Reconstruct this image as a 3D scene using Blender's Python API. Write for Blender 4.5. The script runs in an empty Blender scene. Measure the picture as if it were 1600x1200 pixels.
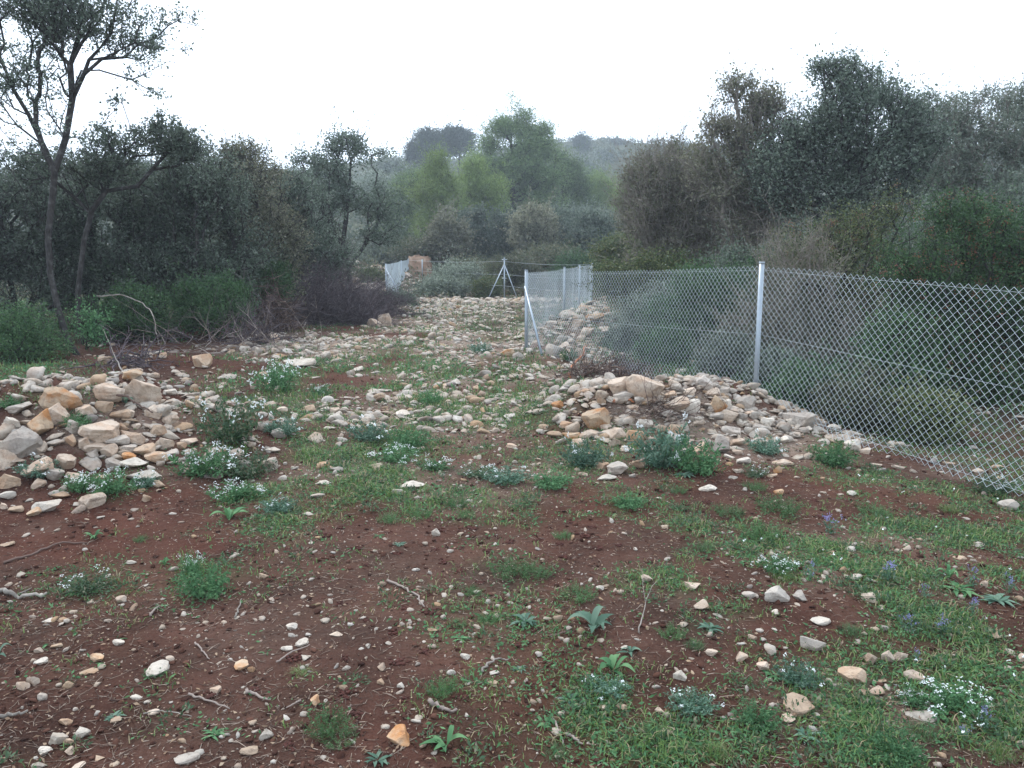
import bpy, math, random
import numpy as np
R = math.radians
sc = bpy.context.scene
col = sc.collection

# ------------------------------------------------------------------ camera, world, sun, exposure
F = 1232.0            # focal length in photo pixels (1600 wide)
PITCH = R(9.2)
EYE = 1.65
cam_d = bpy.data.cameras.new('camera'); cam = bpy.data.objects.new('camera', cam_d); col.objects.link(cam)
cam.location = (0, 0, EYE); cam.rotation_euler = (R(90) - PITCH, 0, 0)
cam_d.sensor_width = 36; cam_d.lens = 36 * F / 1600; cam_d.clip_start = 0.05; cam_d.clip_end = 3000
sc.camera = cam

SUN_EL, SUN_AZ = R(48), R(-35)      # overcast brightness ahead and slightly left
w = bpy.data.worlds.new('World'); sc.world = w; w.use_nodes = True
nt = w.node_tree; nt.nodes.clear()
wo = nt.nodes.new('ShaderNodeOutputWorld'); bg = nt.nodes.new('ShaderNodeBackground')
sky = nt.nodes.new('ShaderNodeTexSky'); sky.sky_type = 'NISHITA'; sky.sun_disc = False
sky.sun_elevation = SUN_EL; sky.sun_rotation = SUN_AZ
wtc = nt.nodes.new('ShaderNodeTexCoord')
wn = nt.nodes.new('ShaderNodeTexNoise'); wn.inputs['Scale'].default_value = 1.6; wn.inputs['Detail'].default_value = 4
wr = nt.nodes.new('ShaderNodeMapRange'); wr.inputs['To Min'].default_value = .82; wr.inputs['To Max'].default_value = .97
wm = nt.nodes.new('ShaderNodeMixRGB'); wm.inputs['Color2'].default_value = (10.7, 12.2, 14.2, 1)
nt.links.new(wtc.outputs['Generated'], wn.inputs['Vector']); nt.links.new(wn.outputs['Fac'], wr.inputs['Value'])
nt.links.new(wr.outputs[0], wm.inputs['Fac']); nt.links.new(sky.outputs[0], wm.inputs['Color1'])
nt.links.new(wm.outputs[0], bg.inputs['Color']); bg.inputs['Strength'].default_value = 0.10
nt.links.new(bg.outputs[0], wo.inputs['Surface'])
sd = bpy.data.lights.new('sun', 'SUN'); sd.energy = 1.5; sd.angle = R(14); sd.color = (1, .97, .93)
so = bpy.data.objects.new('sun', sd); col.objects.link(so)
so.rotation_euler = (R(90) - SUN_EL, 0, R(180) - SUN_AZ)
sc.view_settings.view_transform = 'Standard'; sc.view_settings.look = 'None'
sc.view_settings.exposure = 0.92; sc.view_settings.gamma = 1.0

# ------------------------------------------------------------------ helpers
def rng(s): return np.random.default_rng(s)
def tag(o, label=None, cat=None, group=None, kind=None):
    if label: o['label'] = label
    if cat: o['category'] = cat
    if group: o['group'] = group
    if kind: o['kind'] = kind
    return o
def empty(name, loc, rz=0.0, sc_=1.0):
    o = bpy.data.objects.new(name, None); col.objects.link(o)
    o.location = loc; o.rotation_euler = (0, 0, rz); o.scale = (sc_,) * 3; o.empty_display_size = .1
    return o
def mk_mesh(name, V, F_, mats, mi=None, smooth=False):
    """F_ : list of int arrays (n,k) ; mi : list of material indices per array"""
    V = np.asarray(V, np.float32); me = bpy.data.meshes.new(name)
    me.vertices.add(len(V)); me.vertices.foreach_set('co', V.ravel())
    loops = np.concatenate([f.ravel() for f in F_]).astype(np.int32)
    cnt = np.concatenate([np.full(len(f), f.shape[1], np.int32) for f in F_])
    st = np.concatenate([[0], np.cumsum(cnt)[:-1]]).astype(np.int32)
    me.loops.add(len(loops)); me.loops.foreach_set('vertex_index', loops)
    me.polygons.add(len(cnt)); me.polygons.foreach_set('loop_start', st); me.polygons.foreach_set('loop_total', cnt)
    if mi is not None:
        me.polygons.foreach_set('material_index', np.concatenate([np.full(len(f), m, np.int32) for f, m in zip(F_, mi)]))
    if smooth: me.polygons.foreach_set('use_smooth', np.ones(len(cnt), bool))
    for m in (mats if isinstance(mats, (list, tuple)) else [mats]): me.materials.append(m)
    me.update(calc_edges=True); return me
def obj(name, me, parent=None, loc=None):
    o = bpy.data.objects.new(name, me); col.objects.link(o)
    if parent: o.parent = parent
    if loc is not None: o.location = loc
    return o
class MB:
    """collects geometry for one mesh"""
    def __init__(s): s.V = []; s.F = []; s.M = []; s.n = 0
    def add(s, V, Fa, m=0):
        s.V.append(np.asarray(V, float)); s.F.append(np.asarray(Fa, int) + s.n); s.M.append(m); s.n += len(V)
    def mesh(s, name, mats, smooth=False): return mk_mesh(name, np.vstack(s.V), s.F, mats, s.M, smooth)
    def build(s, name, mats, parent=None, smooth=False, loc=None): return obj(name, s.mesh(name, mats, smooth), parent, loc)
def unit(a): return a / (np.linalg.norm(a, axis=-1, keepdims=True) + 1e-9)
def perp(d, up=None):
    ref = np.broadcast_to(np.array([.13, .24, .96]) if up is None else up, d.shape).copy()
    bad = np.abs((d * unit(ref)).sum(-1)) > .97
    ref[bad] = (1, .2, 0)
    a = unit(np.cross(d, ref)); return a, np.cross(d, a)
def segs(mb, A, B, ra, rb, k=3, m=0):
    """independent tapered tubes from A to B"""
    A = np.atleast_2d(A).astype(float); B = np.atleast_2d(B).astype(float); n = len(A)
    ra = np.broadcast_to(ra, n); rb = np.broadcast_to(rb, n)
    a, b = perp(unit(B - A)); t = np.arange(k) * 2 * math.pi / k
    off = a[:, None] * np.cos(t)[None, :, None] + b[:, None] * np.sin(t)[None, :, None]
    V = np.concatenate([A[:, None] + off * ra[:, None, None], B[:, None] + off * rb[:, None, None]], 1).reshape(-1, 3)
    i = np.arange(k); j = (i + 1) % k; q = np.stack([i, j, j + k, i + k], 1)
    mb.add(V, (q[None] + (np.arange(n) * 2 * k)[:, None, None]).reshape(-1, 4), m)
def tube(mb, P, r, k=8, m=0, cap=True):
    P = np.asarray(P, float); n = len(P); r = np.broadcast_to(r, n)
    D = unit(np.gradient(P, axis=0)); a, b = perp(D)
    for i in range(1, n):                                   # keep the frame from flipping
        x = a[i - 1] - D[i] * np.dot(a[i - 1], D[i]); a[i] = x / np.linalg.norm(x); b[i] = np.cross(D[i], a[i])
    t = np.arange(k) * 2 * math.pi / k
    V = (P[:, None] + (a[:, None] * np.cos(t)[None, :, None] + b[:, None] * np.sin(t)[None, :, None]) * r[:, None, None]).reshape(-1, 3)
    i = np.arange(k); j = (i + 1) % k; q = np.stack([i, j, j + k, i + k], 1)
    base = mb.n
    mb.add(V, (q[None] + (np.arange(n - 1) * k)[:, None, None]).reshape(-1, 4), m)
    if cap:
        mb.V.append(np.zeros((0, 3))); mb.F.append(np.array([list(range(base + (n - 1) * k, base + n * k))])); mb.M.append(m)
        mb.F.append(np.array([list(range(base + k - 1, base - 1, -1))])); mb.M.append(m)
def leaves(mb, C, D, L, W, rg, m=0, fold=.0):
    """rhombic leaf blades starting at C along D"""
    n = len(C); D = unit(D); L = np.broadcast_to(L, n)[:, None]; W = np.broadcast_to(W, n)[:, None]
    a, b = perp(D); th = rg.uniform(0, 2 * math.pi, n)[:, None]
    S = a * np.cos(th) + b * np.sin(th); N = np.cross(D, S)
    V = np.stack([C, C + D * L * .5 + S * W * .5 + N * L * fold, C + D * L, C + D * L * .5 - S * W * .5 + N * L * fold], 1).reshape(-1, 3)
    mb.add(V, np.arange(4 * n).reshape(n, 4), m)
def rdir(rg, n, up=0.0):
    d = rg.normal(size=(n, 3)); d = unit(d); d[:, 2] += up; return unit(d)

_lat = {}
def vn(x, y, scale, seed=0):
    """value noise -1..1"""
    if seed not in _lat: _lat[seed] = rng(1000 + seed).uniform(-1, 1, (256, 256))
    L = _lat[seed]; x = np.asarray(x, float) / scale + 71.3; y = np.asarray(y, float) / scale + 37.7
    xi = np.floor(x).astype(int); yi = np.floor(y).astype(int); fx = x - xi; fy = y - yi
    fx = fx * fx * (3 - 2 * fx); fy = fy * fy * (3 - 2 * fy)
    g = lambda i, j: L[i % 256, j % 256]
    return (g(xi, yi) * (1 - fx) + g(xi + 1, yi) * fx) * (1 - fy) + (g(xi, yi + 1) * (1 - fx) + g(xi + 1, yi + 1) * fx) * fy
def sstep(a, b, x): t = np.clip((x - a) / (b - a), 0, 1); return t * t * (3 - 2 * t)
MOUNDS = [  # x, y, rx, ry, angle, height
    (-3.5, 6.4, 1.45, 1.0, .18, .46), (-4.3, 6.9, 1.2, 1.0, 0, .14), (1.25, 7.75, .95, .7, -.2, .46), (2.3, 7.9, .75, .6, -.3, .2),
    (.62, 10.3, .9, .8, 0, .14), (1.55, 16.2, .9, 1.9, -.2, .55), (-4.6, 10.6, 1.3, .6, .2, .16), (-8, 40, 4, 5, 0, 1.2), (-14, 16, 8, 8, 0, .5)]
def H(x, y):
    x = np.asarray(x, float); y = np.asarray(y, float)
    z = .035 * vn(x, y, 1.7, 1) + .018 * vn(x, y, .6, 2) + .05 * vn(x, y, 6, 3)
    near = np.exp(-np.maximum(y, 0) / 14)
    z = z + near * (.009 * vn(x, y, .21, 4) + .005 * vn(x, y, .09, 5))
    for mx, my, rx, ry, an, h in MOUNDS:
        c, s = math.cos(an), math.sin(an); a = ((x - mx) * c + (y - my) * s) / rx; b = (-(x - mx) * s + (y - my) * c) / ry
        q = np.exp(-(a * a + b * b)); z = z + h * q * (1 + .25 * vn(x, y, .35, 6))
    z = z - .12 * np.exp(-(((x - 3.9) / 1.2) ** 2 + ((y - 5.2) / 2.) ** 2))
    d = np.sqrt(x * x + y * y)
    hill = 31 * sstep(50, 235, y - .12 * x) * (.74 + .26 * sstep(-60, 30, x + vn(x, y, 30, 8) * 8)) + 2.5 * vn(x, y, 26, 7) * sstep(60, 130, d) + .7 * vn(x, y, 9, 9) * sstep(60, 130, d)
    return z + hill
cp, sp = math.cos(PITCH), math.sin(PITCH)
def project(x, y, z):
    dz = np.asarray(z) - EYE; dep = y * cp - dz * sp; up = y * sp + dz * cp
    dep = np.where(np.abs(dep) < 1e-3, 1e-3, dep); return 800 + F * x / dep, 600 - F * up / dep
TT_ = 1.5 * 1.004 ** np.arange(1330)
def hit(u, v):
    """where the view of photo pixel (u,v) meets the terrain: a place on the ground"""
    dx, dyc = (u - 800) / F, (600 - v) / F
    d = np.array([dx, cp + sp * dyc, -sp + cp * dyc]); p = d[None] * TT_[:, None]; below = EYE + p[:, 2] <= H(p[:, 0], p[:, 1])
    p = p[int(np.argmax(below)) if below.any() else -1]; return p[0], p[1], float(H(p[0], p[1]))
def at(u, v, y):
    """place at distance y ahead seen toward (u,v)"""
    z = EYE + y * math.tan(math.atan((600 - v) / F) - PITCH); dep = y * cp - (z - EYE) * sp
    return np.array([(u - 800) / F * dep, y, z])

# ------------------------------------------------------------------ materials
def new_mat(name):
    m = bpy.data.materials.new(name); m.use_nodes = True; n = m.node_tree; n.nodes.clear()
    return m, n, n.nodes.new('ShaderNodeOutputMaterial')
def ramp(n, stops, src):
    r = n.nodes.new('ShaderNodeValToRGB'); e = r.color_ramp.elements
    while len(e) < len(stops): e.new(.5)
    for el, (p, c) in zip(e, stops): el.position = p; el.color = (*c, 1)
    n.links.new(src, r.inputs[0]); return r.outputs[0]
def noise_out(n, scale, detail=4, vec=None, rough=.55):
    t = n.nodes.new('ShaderNodeTexNoise'); t.inputs['Scale'].default_value = scale; t.inputs['Detail'].default_value = detail
    t.inputs['Roughness'].default_value = rough
    if vec is not None: n.links.new(vec, t.inputs['Vector'])
    return t.outputs['Fac']
def mixc(n, fac, a, b, mode='MIX'):
    m = n.nodes.new('ShaderNodeMixRGB'); m.blend_type = mode
    for s, x in ((m.inputs[0], fac), (m.inputs[1], a), (m.inputs[2], b)):
        if isinstance(x, (int, float)): s.default_value = x
        elif isinstance(x, tuple): s.default_value = (*x, 1)
        else: n.links.new(x, s)
    return m.outputs[0]
def math_n(n, op, a, b=0.0, clamp=False):
    m = n.nodes.new('ShaderNodeMath'); m.operation = op; m.use_clamp = clamp
    for s, x in ((m.inputs[0], a), (m.inputs[1], b)):
        if isinstance(x, (int, float)): s.default_value = x
        else: n.links.new(x, s)
    return m.outputs[0]
def leaf_mat(name, stops, trans=.3, rough=.55, spec=.25):
    m, n, out = new_mat(name)
    g = n.nodes.new('ShaderNodeNewGeometry'); oi = n.nodes.new('ShaderNodeObjectInfo')
    c = ramp(n, stops, g.outputs['Random Per Island'])
    hs = n.nodes.new('ShaderNodeHueSaturation'); n.links.new(c, hs.inputs['Color'])
    n.links.new(math_n(n, 'ADD', math_n(n, 'MULTIPLY', oi.outputs['Random'], .4), .8), hs.inputs['Value'])
    p = n.nodes.new('ShaderNodeBsdfPrincipled'); n.links.new(hs.outputs[0], p.inputs['Base Color'])
    p.inputs['Roughness'].default_value = rough; p.inputs['Specular IOR Level'].default_value = spec
    t = n.nodes.new('ShaderNodeBsdfTranslucent'); n.links.new(hs.outputs[0], t.inputs['Color'])
    mx = n.nodes.new('ShaderNodeMixShader'); mx.inputs[0].default_value = trans
    n.links.new(p.outputs[0], mx.inputs[1]); n.links.new(t.outputs[0], mx.inputs[2]); n.links.new(mx.outputs[0], out.inputs[0])
    return m
def simple_mat(name, stops, scale=8, rough=.8, metal=0.0, bump=0.0, bscale=40, spec=.3, island=False):
    m, n, out = new_mat(name); tc = n.nodes.new('ShaderNodeTexCoord')
    if island:
        g = n.nodes.new('ShaderNodeNewGeometry'); src = g.outputs['Random Per Island']
    else: src = noise_out(n, scale, 5, tc.outputs['Object'])
    c = ramp(n, stops, src)
    p = n.nodes.new('ShaderNodeBsdfPrincipled'); n.links.new(c, p.inputs['Base Color'])
    p.inputs['Roughness'].default_value = rough; p.inputs['Metallic'].default_value = metal; p.inputs['Specular IOR Level'].default_value = spec
    if bump:
        b = n.nodes.new('ShaderNodeBump'); b.inputs['Strength'].default_value = bump; b.inputs['Distance'].default_value = .02
        n.links.new(noise_out(n, bscale, 6, tc.outputs['Object']), b.inputs['Height']); n.links.new(b.outputs[0], p.inputs['Normal'])
    n.links.new(p.outputs[0], out.inputs[0]); return m
OAK = leaf_mat('oak_leaf', [(0, (.06, .084, .062)), (.5, (.105, .138, .10)), (.85, (.155, .19, .148)), (1, (.21, .24, .20))], .45, .6, .15)
OAKG = leaf_mat('grey_oak_leaf', [(0, (.105, .115, .074)), (.5, (.17, .175, .115)), (.85, (.23, .225, .16)), (1, (.29, .28, .22))], .45, .6, .15)
OLIVE = leaf_mat('olive_grey_leaf', [(0, (.09, .118, .084)), (.5, (.155, .19, .138)), (1, (.28, .31, .25))], .3)
MASTIC = leaf_mat('mastic_leaf', [(0, (.032, .075, .034)), (.5, (.058, .12, .05)), (1, (.10, .18, .07))], .3, .5, .2)
MASTICO = leaf_mat('mastic_yellow_leaf', [(0, (.045, .070, .026)), (.6, (.092, .125, .045)), (1, (.17, .17, .07))], .25, .45)
PINE = leaf_mat('pine_needle', [(0, (.06, .105, .042)), (.6, (.115, .175, .07)), (1, (.18, .25, .10))], .3)
PINEY = leaf_mat('young_pine_needle', [(0, (.11, .165, .045)), (.6, (.175, .25, .075)), (1, (.24, .31, .10))], .35)
PINED = leaf_mat('dark_pine_needle', [(0, (.03, .045, .032)), (.6, (.05, .07, .05)), (1, (.08, .10, .07))], .2)
SCRUB = leaf_mat('scrub_leaf', [(0, (.04, .062, .035)), (.5, (.07, .095, .052)), (.85, (.10, .115, .07)), (1, (.16, .15, .10))], .25)
HEATH = leaf_mat('heath_leaf', [(0, (.06, .08, .04)), (.5, (.10, .115, .06)), (1, (.17, .155, .10))], .25)
GRASS = leaf_mat('grass_blade', [(0, (.055, .11, .032)), (.4, (.09, .165, .045)), (.72, (.14, .22, .062)), (.86, (.21, .19, .10)), (1, (.34, .26, .16))], .3)
GREEN = leaf_mat('weed_leaf', [(0, (.05, .125, .055)), (.5, (.08, .18, .08)), (1, (.13, .24, .11))], .3, .6, .1)
WEEDM = leaf_mat('mixed_weed_leaf', [(0, (.035, .07, .035)), (.45, (.06, .11, .055)), (.7, (.085, .14, .075)), (.85, (.13, .13, .075)), (1, (.20, .18, .12))], .25, .5)
BLUEG = leaf_mat('blue_green_leaf', [(0, (.06, .12, .085)), (.5, (.10, .18, .125)), (1, (.17, .25, .18))], .3, .6, .1)
FEATH = leaf_mat('feathery_leaf', [(0, (.042, .095, .038)), (.6, (.072, .15, .055)), (1, (.12, .21, .08))], .25)
PETAL = leaf_mat('white_petal', [(0, (.62, .65, .64)), (1, (.85, .87, .86))], .35, .6)
VIOLET = leaf_mat('violet_petal', [(0, (.17, .17, .36)), (1, (.32, .30, .52))], .3, .6)
YELLOW = leaf_mat('yellow_leaf', [(0, (.35, .33, .04)), (1, (.5, .46, .07))], .3)
DRYLEAF = leaf_mat('dry_leaf', [(0, (.17, .10, .06)), (.5, (.30, .20, .13)), (1, (.44, .33, .23))], .15, .8)
REDB = simple_mat('red_berry', [(0, (.10, .035, .022)), (.6, (.17, .065, .035)), (1, (.22, .12, .05))], rough=.4, island=True)
BARK = simple_mat('oak_bark', [(.3, (.014, .012, .011)), (.55, (.036, .032, .030)), (.72, (.095, .092, .088))], 12, .9, bump=.9, bscale=34)
BARKP = simple_mat('pale_bark', [(.3, (.11, .095, .08)), (.6, (.24, .21, .18)), (.8, (.36, .33, .29))], 12, .9)
TWIG = simple_mat('dry_twig', [(0, (.11, .08, .065)), (.5, (.21, .165, .14)), (1, (.36, .31, .27))], rough=.9, island=True)
LITT = simple_mat('dry_straw', [(0, (.07, .045, .035)), (.5, (.13, .09, .068)), (.85, (.24, .18, .14)), (1, (.42, .34, .27))], rough=.9, island=True)
PURP = simple_mat('dead_brush', [(0, (.045, .034, .038)), (.5, (.085, .066, .072)), (1, (.17, .135, .14))], rough=.9, island=True)
ROOT = simple_mat('rusty_root', [(0, (.05, .032, .027)), (.6, (.11, .072, .058)), (1, (.24, .17, .14))], rough=.9, island=True)
REDWOOD = simple_mat('torn_red_wood', [(.3, (.22, .075, .035)), (.7, (.38, .16, .08))], 14, .85, bump=.4)
GALV = simple_mat('galvanised_steel', [(.3, (.36, .41, .43)), (.7, (.50, .56, .58))], 7, .42, metal=.5, spec=.5)
GALVP = simple_mat('post_steel', [(.3, (.26, .30, .335)), (.7, (.34, .385, .42))], 5, .4, metal=.4, spec=.5)
ORANGE = simple_mat('orange_earth', [(.3, (.13, .085, .06)), (.5, (.24, .15, .10)), (.7, (.30, .23, .17))], 3.5, .95, bump=.5, bscale=6)
CRUMB = simple_mat('soil_crumb', [(0, (.030, .016, .013)), (.5, (.058, .028, .021)), (1, (.10, .05, .036))], rough=1, island=True, spec=.03)
CLOD = simple_mat('dark_clod', [(.3, (.040, .014, .010)), (.7, (.085, .028, .02))], 30, .95, bump=.6, bscale=80)

def stone_mat(name, stops, stain, stain_amt, island=False):
    m, n, out = new_mat(name); tc = n.nodes.new('ShaderNodeTexCoord'); oi = n.nodes.new('ShaderNodeObjectInfo')
    g = n.nodes.new('ShaderNodeNewGeometry')
    off = n.nodes.new('ShaderNodeVectorMath'); off.operation = 'MULTIPLY_ADD'; off.inputs[1].default_value = (1, 1, 1)
    n.links.new(g.outputs['Position'], off.inputs[0])
    cmb = n.nodes.new('ShaderNodeCombineXYZ'); n.links.new(math_n(n, 'MULTIPLY', oi.outputs['Random'], 40), cmb.inputs[0])
    n.links.new(cmb.outputs[0], off.inputs[2]); vec = off.outputs[0]
    c = ramp(n, stops, g.outputs['Random Per Island']) if island else ramp(n, stops, noise_out(n, 9, 6, vec, .65))
    f = math_n(n, 'MULTIPLY', ramp(n, [(.46, (0, 0, 0)), (.62, (1, 1, 1))], noise_out(n, 7, 5, vec, .6)), stain_amt)
    c = mixc(n, f, c, stain)
    c = mixc(n, math_n(n, 'MULTIPLY', ramp(n, [(.52, (0, 0, 0)), (.66, (1, 1, 1))], noise_out(n, 26, 6, vec, .7)), .45), c, (.13, .085, .065))
    hs = n.nodes.new('ShaderNodeHueSaturation'); n.links.new(c, hs.inputs['Color'])
    n.links.new(math_n(n, 'ADD', math_n(n, 'MULTIPLY', oi.outputs['Random'], .34), .68), hs.inputs['Value'])
    p = n.nodes.new('ShaderNodeBsdfPrincipled'); n.links.new(hs.outputs[0], p.inputs['Base Color'])
    p.inputs['Roughness'].default_value = .85; p.inputs['Specular IOR Level'].default_value = .25
    b = n.nodes.new('ShaderNodeBump'); b.inputs['Strength'].default_value = 1; b.inputs['Distance'].default_value = .018
    n.links.new(noise_out(n, 30, 8, vec, .72), b.inputs['Height']); n.links.new(b.outputs[0], p.inputs['Normal'])
    n.links.new(p.outputs[0], out.inputs[0]); return m
OST = (.42, .22, .11)
SM = {'white': stone_mat('white_limestone', [(.3, (.48, .42, .355)), (.6, (.64, .565, .475))], (.5, .38, .27), .35),
      'cream': stone_mat('cream_limestone', [(.3, (.44, .34, .26)), (.6, (.61, .49, .385))], OST, .4),
      'tan': stone_mat('tan_limestone', [(.3, (.40, .28, .19)), (.65, (.55, .41, .295))], OST, .6),
      'orange': stone_mat('orange_limestone', [(.3, (.50, .38, .27)), (.6, (.53, .38, .25))], (.46, .215, .085), 1.),
      'grey': stone_mat('grey_limestone', [(.3, (.35, .30, .26)), (.6, (.50, .44, .375))], (.46, .36, .28), .5)}
GRAVEL = stone_mat('gravel', [(0, (.38, .33, .28)), (.3, (.60, .53, .45)), (.5, (.48, .39, .30)), (.72, (.66, .59, .51)), (.86, (.46, .30, .17)), (.93, (.30, .26, .23)), (1, (.66, .60, .52))], OST, .35, True)

# ------------------------------------------------------------------ where green and stones are (from the photograph, in its pixels)
GREENB = [(1500, 900, 240, 150, .82), (1500, 1120, 220, 110, .8), (650, 640, 330, 60, .62), (640, 730, 330, 70, .72), (640, 560, 250, 40, .5), (1000, 800, 300, 40, .5), (700, 1000, 500, 120, .12), (1250, 880, 120, 60, .8), (1050, 930, 130, 70, .5), (1060, 1160, 130, 45, .55), (930, 1110, 70, 60, .4),
          (1000, 840, 160, 25, .3), (1230, 800, 110, 35, .6), (1450, 780, 200, 60, .6), (700, 700, 240, 50, .65), (380, 740, 100, 60, .75), (500, 665, 90, 40, .65),
          (600, 800, 110, 26, .45), (820, 750, 190, 35, .7), (950, 700, 100, 40, .45), (150, 760, 90, 30, .45), (330, 905, 60, 35, .35), (150, 915, 70, 40, .35),
          (640, 520, 190, 30, .4), (560, 545, 80, 12, .5), (830, 890, 80, 26, .5), (890, 950, 110, 50, .45), (510, 1130, 60, 40, .3), (40, 590, 120, 40, .5),
          (450, 600, 60, 30, .4), (660, 630, 90, 25, .4), (1330, 720, 90, 40, .5), (430, 820, 60, 30, .5), (780, 540, 70, 20, .4), (1000, 780, 200, 40, .25)]
ROCKB = [(720, 520, 150, 48, 1.3), (740, 482, 130, 20, 1.3), (480, 548, 130, 24, 1.1), (720, 590, 160, 30, .5), (880, 610, 70, 50, .6), (850, 545, 50, 30, .6), (430, 555, 60, 14, .5),
         (150, 690, 150, 80, 1.), (1040, 665, 150, 60, 1.), (1200, 680, 90, 40, .8), (1390, 860, 120, 40, .45), (1150, 960, 120, 60, .3), (1350, 1040, 200, 110, .5), (1350, 900, 200, 80, .45), (700, 650, 230, 60, .45),
         (700, 740, 330, 60, .4), (80, 800, 90, 40, .5), (930, 520, 50, 50, .9), (1500, 730, 100, 20, .5), (1300, 700, 100, 30, .5), (600, 440, 60, 25, .9), (270, 620, 140, 40, .14)]
def blobs(B, u, v, base):
    d = np.full(np.shape(u), base, float)
    for bu, bv, ru, rv, a in B: d = np.maximum(d, a * np.exp(-.9 * (((u - bu) / ru) ** 2 + ((v - bv) / rv) ** 2) ** 1.5))
    return d
def greenness(x, y):
    z = H(x, y); u, v = project(x, y, z); g = blobs(GREENB, np.clip(u, -60, 1660), np.clip(v, 400, 1240), .07)
    wood = np.maximum(sstep(-6.3, -8.5, x), sstep(2.9, 4.2, x + .42 * (y - 7)) * .5); g = np.maximum(g, wood * .55)
    patch = .36 + 1.05 * vn(x, y, .42, 11) + .75 * vn(x, y, .15, 12) + .6 * vn(x, y, 1.1, 15); return np.clip(g * (1.15 * np.clip(patch, 0, 1.3) + .12 * g), 0, 1)
def rockiness(x, y):
    z = H(x, y); u, v = project(x, y, z); g = blobs(ROCKB, np.clip(u, -60, 1660), np.clip(v, 400, 1240), .085)
    return np.clip(g * (.62 + .8 * vn(x, y, .8, 13) + .55 * vn(x, y, .28, 14) + .4 * vn(x, y, 2.2, 16)), 0, 1)

# ------------------------------------------------------------------ ground
def axis(lo, hi, n, c, s):
    a, b = math.asinh((lo - c) / s), math.asinh((hi - c) / s); return c + s * np.sinh(np.linspace(a, b, n))
gx = axis(-420, 420, 560, 0, 4.2); gy = axis(-40, 620, 640, 4.2, 3.6)
GX, GY = np.meshgrid(gx, gy); GZ = H(GX, GY)
nx, ny = len(gx), len(gy)
ii = (np.arange(ny - 1)[:, None] * nx + np.arange(nx - 1)[None]).ravel()
gm, n, out = new_mat('red_soil')
geo = n.nodes.new('ShaderNodeNewGeometry'); pos = geo.outputs['Position']
ag = n.nodes.new('ShaderNodeAttribute'); ag.attribute_name = 'cover'
c = ramp(n, [(.3, (.033, .0175, .014)), (.5, (.058, .028, .021)), (.7, (.090, .042, .031))], noise_out(n, 2.2, 8, pos, .65))
red = ramp(n, [(.42, (0, 0, 0)), (.62, (1, 1, 1))], noise_out(n, .55, 3, pos)); c = mixc(n, math_n(n, 'MULTIPLY', red, .45), c, (.098, .037, .026))
c = mixc(n, ramp(n, [(.5, (0, 0, 0)), (.75, (.45, .45, .45))], noise_out(n, 60, 6, pos, .75)), c, (.155, .095, .07))
c = mixc(n, ramp(n, [(.28, (.6, .6, .6)), (.42, (0, 0, 0))], noise_out(n, 45, 5, pos, .7)), c, (.038, .018, .014))
vo = n.nodes.new('ShaderNodeTexVoronoi'); vo.inputs['Scale'].default_value = 52; n.links.new(pos, vo.inputs['Vector'])
spk = math_n(n, 'LESS_THAN', vo.outputs['Distance'], .17); vsel = math_n(n, 'GREATER_THAN', n.nodes.new('ShaderNodeSeparateColor').outputs[0], 0)
sepc = n.nodes.new('ShaderNodeSeparateColor'); n.links.new(vo.outputs['Color'], sepc.inputs[0])
spk = math_n(n, 'MULTIPLY', spk, math_n(n, 'GREATER_THAN', sepc.outputs[0], .62))
c = mixc(n, math_n(n, 'MULTIPLY', spk, .8), c, (.36, .27, .20))
sep = n.nodes.new('ShaderNodeSeparateColor'); n.links.new(ag.outputs['Color'], sep.inputs[0])
gcol = ramp(n, [(.3, (.045, .062, .028)), (.7, (.085, .11, .05))], noise_out(n, 30, 6, pos, .7))
c = mixc(n, math_n(n, 'MULTIPLY', sep.outputs[0], .8), c, gcol)
rcol = ramp(n, [(.3, (.15, .11, .085)), (.5, (.30, .23, .18)), (.7, (.44, .38, .31))], noise_out(n, 22, 7, pos, .75))
c = mixc(n, math_n(n, 'MULTIPLY', sep.outputs[1], .6), c, rcol)
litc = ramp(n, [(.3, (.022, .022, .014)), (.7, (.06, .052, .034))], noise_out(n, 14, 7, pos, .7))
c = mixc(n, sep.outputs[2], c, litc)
p = n.nodes.new('ShaderNodeBsdfPrincipled'); n.links.new(c, p.inputs['Base Color']); p.inputs['Roughness'].default_value = 1; p.inputs['Specular IOR Level'].default_value = .03
b1 = n.nodes.new('ShaderNodeBump'); b1.inputs['Strength'].default_value = .9; b1.inputs['Distance'].default_value = .02; n.links.new(noise_out(n, 38, 8, pos, .7), b1.inputs['Height'])
b2 = n.nodes.new('ShaderNodeBump'); b2.inputs['Strength'].default_value = .8; b2.inputs['Distance'].default_value = .05; n.links.new(noise_out(n, 9, 6, pos, .6), b2.inputs['Height'])
n.links.new(b1.outputs[0], b2.inputs['Normal']); n.links.new(b2.outputs[0], p.inputs['Normal']); n.links.new(p.outputs[0], out.inputs[0])
gme = mk_mesh('ground', np.stack([GX, GY, GZ], -1).reshape(-1, 3), [np.stack([ii, ii + 1, ii + nx + 1, ii + nx], 1)], gm, smooth=True)
g_ = greenness(GX, GY); r_ = rockiness(GX, GY); far = sstep(46, 70, GY)
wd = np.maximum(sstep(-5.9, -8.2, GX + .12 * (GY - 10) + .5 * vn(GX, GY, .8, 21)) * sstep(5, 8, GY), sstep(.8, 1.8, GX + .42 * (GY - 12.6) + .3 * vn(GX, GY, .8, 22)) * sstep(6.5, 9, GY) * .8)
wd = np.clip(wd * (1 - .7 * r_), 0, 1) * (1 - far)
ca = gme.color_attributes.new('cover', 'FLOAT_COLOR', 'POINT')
ca.data.foreach_set('color', np.stack([np.maximum(g_ * (1 - far), far), r_ * (1 - far), np.maximum(wd, .35 * far), np.ones_like(g_)], -1).astype(np.float32).ravel())
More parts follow.
